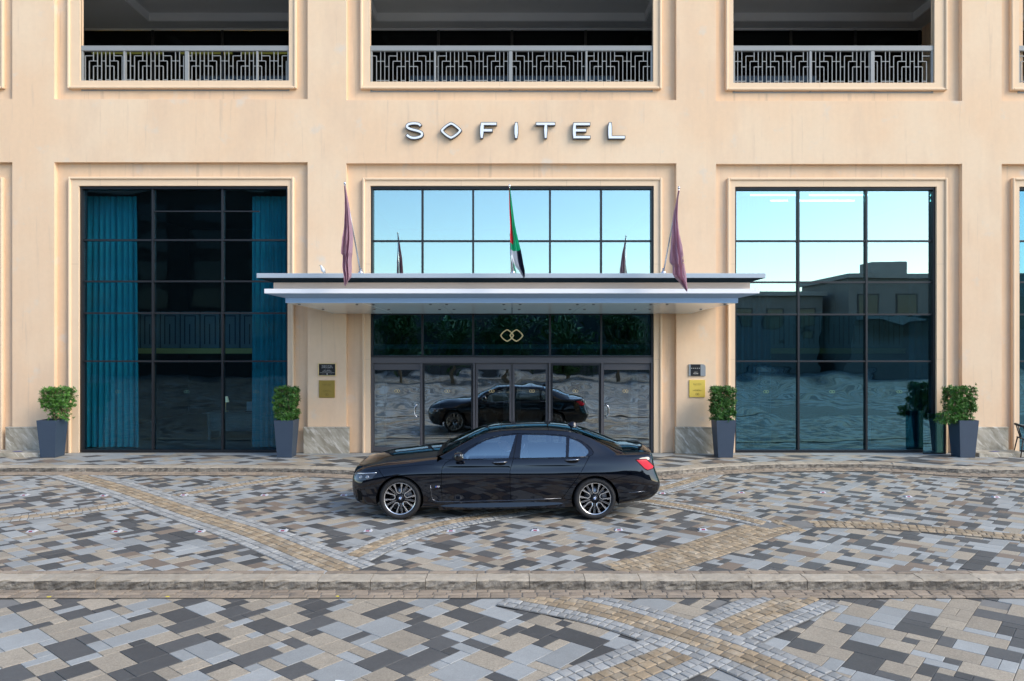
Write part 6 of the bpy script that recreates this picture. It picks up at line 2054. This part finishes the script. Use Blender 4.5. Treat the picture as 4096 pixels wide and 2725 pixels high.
pts = [((0.02, 0, 0.02), (0.15, 0.15)), ((0.04, 0, 0.16), (0.135, 0.155)), ((0.07, 0, 0.32), (0.13, 0.175)), ((0.075, 0, 0.40), (0.10, 0.14)), ((0.06, 0, 0.455), (0.06, 0.065)),
       ((0.065, -0.19, 0.385), 0.065), ((-0.02, -0.235, 0.20), 0.052), ((-0.27, -0.17, 0.21), 0.038),
       ((0.065, 0.19, 0.385), 0.065), ((-0.02, 0.235, 0.20), 0.052), ((-0.27, 0.17, 0.21), 0.038),
       ((-0.12, -0.10, 0.03), 0.10), ((-0.50, -0.12, 0.06), 0.07), ((-0.12, 0.10, 0.03), 0.10), ((-0.50, 0.12, 0.06), 0.07),
       ((-0.62, -0.12, -0.16), 0.055), ((-0.62, 0.12, -0.16), 0.055)]
ed = [(0, 1), (1, 2), (2, 3), (3, 4), (3, 5), (5, 6), (6, 7), (3, 8), (8, 9), (9, 10), (0, 11), (11, 12), (0, 13), (13, 14), (12, 15), (14, 16)]
place(skin_body('suit', pts, ed, M['suit']), 'suit', person)
# head, neck and face in one mesh
bm = bmesh.new(); bmesh.ops.create_uvsphere(bm, u_segments=32, v_segments=24, radius=1.0)
for v in bm.verts:
    x, y_, z = v.co
    f = -x                                                # towards the front of the face
    sx, sy, sz = 0.098, 0.076, 0.122
    X, Y, Z = x*sx, y_*sy, z*sz
    if z < -0.1 and f > 0: X -= 0.012*(-z); Y *= 1 - 0.28*(-z)
    if f < 0 and z < 0: X *= 0.82 + 0.0
    g = math.exp(-((y_*sy)/0.016)**2)
    if f > 0.5:
        X -= 0.026*g*math.exp(-((z + 0.10)/0.16)**2)      # nose
        X -= 0.009*g*math.exp(-((z + 0.42)/0.10)**2)      # lips
        X -= 0.012*math.exp(-((y_*sy)/0.022)**2)*math.exp(-((z + 0.78)/0.14)**2)  # chin
        for s in (-1, 1):
            X += 0.013*math.exp(-((y_*sy - s*0.032)/0.014)**2)*math.exp(-((z - 0.06)/0.10)**2)  # eye sockets
        X -= 0.006*math.exp(-((z - 0.22)/0.08)**2)
    for s in (-1, 1):
        if s*y_ > 0.85: Y += s*0.016*math.exp(-((x - 0.12)/0.16)**2)*math.exp(-((z + 0.05)/0.24)**2)  # ears
    v.co = Vector((X, Y, Z))
q = MB(); q.bm(bm, 0, True, Matrix.Translation((-0.005, 0, 0.61)))
q.tube([(0.06, 0, 0.43), (0.045, 0, 0.50), (0.03, 0, 0.57)], [0.064, 0.058, 0.056], 14)
hd = q.build('head', [M['skin']], person)
bm = bmesh.new(); bmesh.ops.create_uvsphere(bm, u_segments=24, v_segments=18, radius=1.0)
bmesh.ops.delete(bm, geom=[v for v in bm.verts if (v.co.z < 0.30 - 0.62*max(0, v.co.x + 0.1) and v.co.z < 0.42) or v.co.z < -0.35], context='VERTS')
for v in bm.verts: v.co = Vector((v.co.x*0.105 + 0.004, v.co.y*0.083, v.co.z*0.130))
q = MB(); q.bm(bm, 0, True, Matrix.Translation((-0.003, 0, 0.612))); q.build('hair', M['hair'], hd)
for s in (-1, 1):
    bm = bmesh.new(); bmesh.ops.create_uvsphere(bm, u_segments=10, v_segments=8, radius=0.011)
    q = MB(); q.bm(bm, 0, True, Matrix.Translation((-0.086, s*0.031, 0.618))); q.build('eye', M['badge_white'], hd)
q = MB(); q.tube([(0.065, 0, 0.43), (0.050, 0, 0.475)], [0.072, 0.062], 16); q.prism([(-0.085, 0.26), (-0.02, 0.44), (0.0, 0.45), (-0.05, 0.30)], -0.045, 0.045); q.build('shirt', M['shirt'], person)
for s in (-1, 1):                                         # hands closed on the wheel rim
    pts = [((-0.27, s*0.17, 0.21), (0.026, 0.022)), ((-0.335, s*0.165, 0.222), (0.034, 0.020)), ((-0.37, s*0.162, 0.228), (0.032, 0.017))]
    ed = [(0, 1), (1, 2)]
    m_ = skin_body('hand', pts, ed, M['skin'], 0, 1)
    h = place(m_, 'hand', person)
    for k, L in enumerate((0.9, 1.0, 0.95, 0.78)):
        y_ = s*0.162 + (k - 1.5)*0.017
        q = MB(); q.tube([(-0.372, y_, 0.232), (-0.402, y_, 0.245*1), (-0.418*1, y_, 0.226), (-0.405, y_, 0.206), (-0.385, y_, 0.200 + 0.01*(1 - L))], [0.009, 0.0088, 0.0085, 0.008, 0.006], 8); q.build('finger', M['skin'], h)
    q = MB(); q.tube([(-0.325, s*0.15 - s*0.012, 0.215), (-0.35, s*0.125, 0.228), (-0.375, s*0.122, 0.238)], [0.011, 0.010, 0.007], 8); q.build('thumb', M['skin'], h)

# ------------------------------------------------------------------ across the street, seen only mirrored in the glass
def building(name, x0, x1, y, h, m, label, storeys, cols, depth=10.0, parapet=0.4):
    r = empty(name, ((x0 + x1)/2, y, RZ), label, 'building')
    cx = (x0 + x1)/2
    def lb(nm, a, b, c, d, e, f, mm, par): 
        q = MB(); q.box(a - cx, b - cx, c - y, d - y, e - RZ, f - RZ); return q.build(nm, mm, par)
    lb('wall', x0, x1, y - depth, y, RZ, h, m, r)
    lb('roof', x0 - 0.3, x1 + 0.3, y - depth, y + 0.45, h + 0.003, h + parapet, M['facade_trim'], r)
    for s in range(storeys):
        if name == 'pavilion' and s == 0: continue
        za = 0.5 + s*(h - 0.6)/storeys; zb = za + (h - 0.6)/storeys*0.68
        for c in range(cols):
            xa = x0 + (x1 - x0)*(c + 0.22)/cols; xb = x0 + (x1 - x0)*(c + 0.78)/cols
            w = lb('window', xa, xb, y, y + 0.06, za, zb, M['facade_dark'], r)
            lb('pane', xa + 0.12, xb - 0.12, y + 0.061, y + 0.08, za + 0.12, zb - 0.12, M['window_far'], w)
    return r
building('tower_block', -60, -15.0, -44, 16.5, M['facade_dark'], 'tall dark block across the street, mirrored in the left window', 6, 9)
building('sky_block_row', -14.5, 16.5, -48, 7.4, M['facade_dark'], 'low dark block added behind the trees to hide the bright sky mirrored over the doors', 1, 12)  # added dark block, keeps the bright sky out of the glass above the doors
building('pavilion', 17.5, 29.5, -47, 7.2, M['facade_pale'], 'low grey pavilion across the street, mirrored in the right window', 2, 4)
pv = building('pavilion', 30.5, 48, -44, 8.6, M['facade_pale'], 'taller grey hall across the street, mirrored at the edge of the right window', 2, 5)

for nm, x0, x1, z0, z1, dy in (('stair_tower', -6.2, -3.0, 9.0, 10.3, -2.0), ('plant_room', 1.5, 5.5, 9.0, 9.6, -1.0), ('flat_canopy', -8.6, 2.0, 4.6, 5.0, 1.6), ('pier', -0.6, 0.6, 0.0, 9.0, 0.5), ('pier', 4.2, 5.2, 0.0, 9.0, 0.5)):
    q = MB(); q.box(x0, x1, -0.4 if dy > 0 else -3.0, dy if dy > 0 else -0.8, z0, z1); q.build(nm, M['facade_trim'], pv)

def tree(x, y, h, r, seed, label):
    rnd = random.Random(seed)
    t = empty('street_tree', (x, y, RZ), label, 'tree', 'trees across the street', rnd.uniform(0, 6))
    q = MB(); q.tube([(0, 0, 0), (0.05, 0.03, h*0.3), (0.0, 0.1, h*0.6)], [0.16, 0.12, 0.06], 8)
    for k in range(6):
        a = rnd.uniform(0, 6.28); q.tube([(0.04, 0.04, h*rnd.uniform(.3, .55)), (r*0.6*math.cos(a), r*0.6*math.sin(a), h*rnd.uniform(.6, .85))], [0.06, 0.02], 6)
    q.build('trunk', M['bark'], t)
    q = MB()
    cl = [(Vector((rnd.gauss(0, r*0.5), rnd.gauss(0, r*0.42), h*rnd.uniform(.25, .97))), rnd.uniform(.5, 1.0)) for _ in range(44)]
    for c, cr in cl:
        for _ in range(75):
            p = c + Vector((rnd.gauss(0, 1), rnd.gauss(0, 1), rnd.gauss(0, 0.8)))*cr*0.5
            leaf_mesh(q, p, Vector((rnd.gauss(0, 1), rnd.gauss(0, 1), rnd.gauss(0, .6))), Vector((0, 0, 1)), rnd.uniform(.22, .38), 0.10)
    tag(q.build('crown', M['tree_leaf'], t), kind='stuff')
SPOT = ('at the far left', 'second from the left', 'left of the gold emblem', 'behind the gold emblem', 'right of the gold emblem', 'second from the right', 'at the far right')
for i, (x, y, h, r) in enumerate(((-12.5, -33, 4.6, 2.0), (-8.6, -35, 5.2, 2.2), (-4.4, -33.5, 4.7, 2.0), (-0.4, -36, 5.0, 2.2), (4.2, -34, 4.6, 2.0), (8.4, -35, 5.0, 2.2), (12.6, -33.5, 4.6, 2.0))):
    tree(x, y, h, r, 40 + i, f'leafy tree across the street, mirrored over the doors {SPOT[i]}')
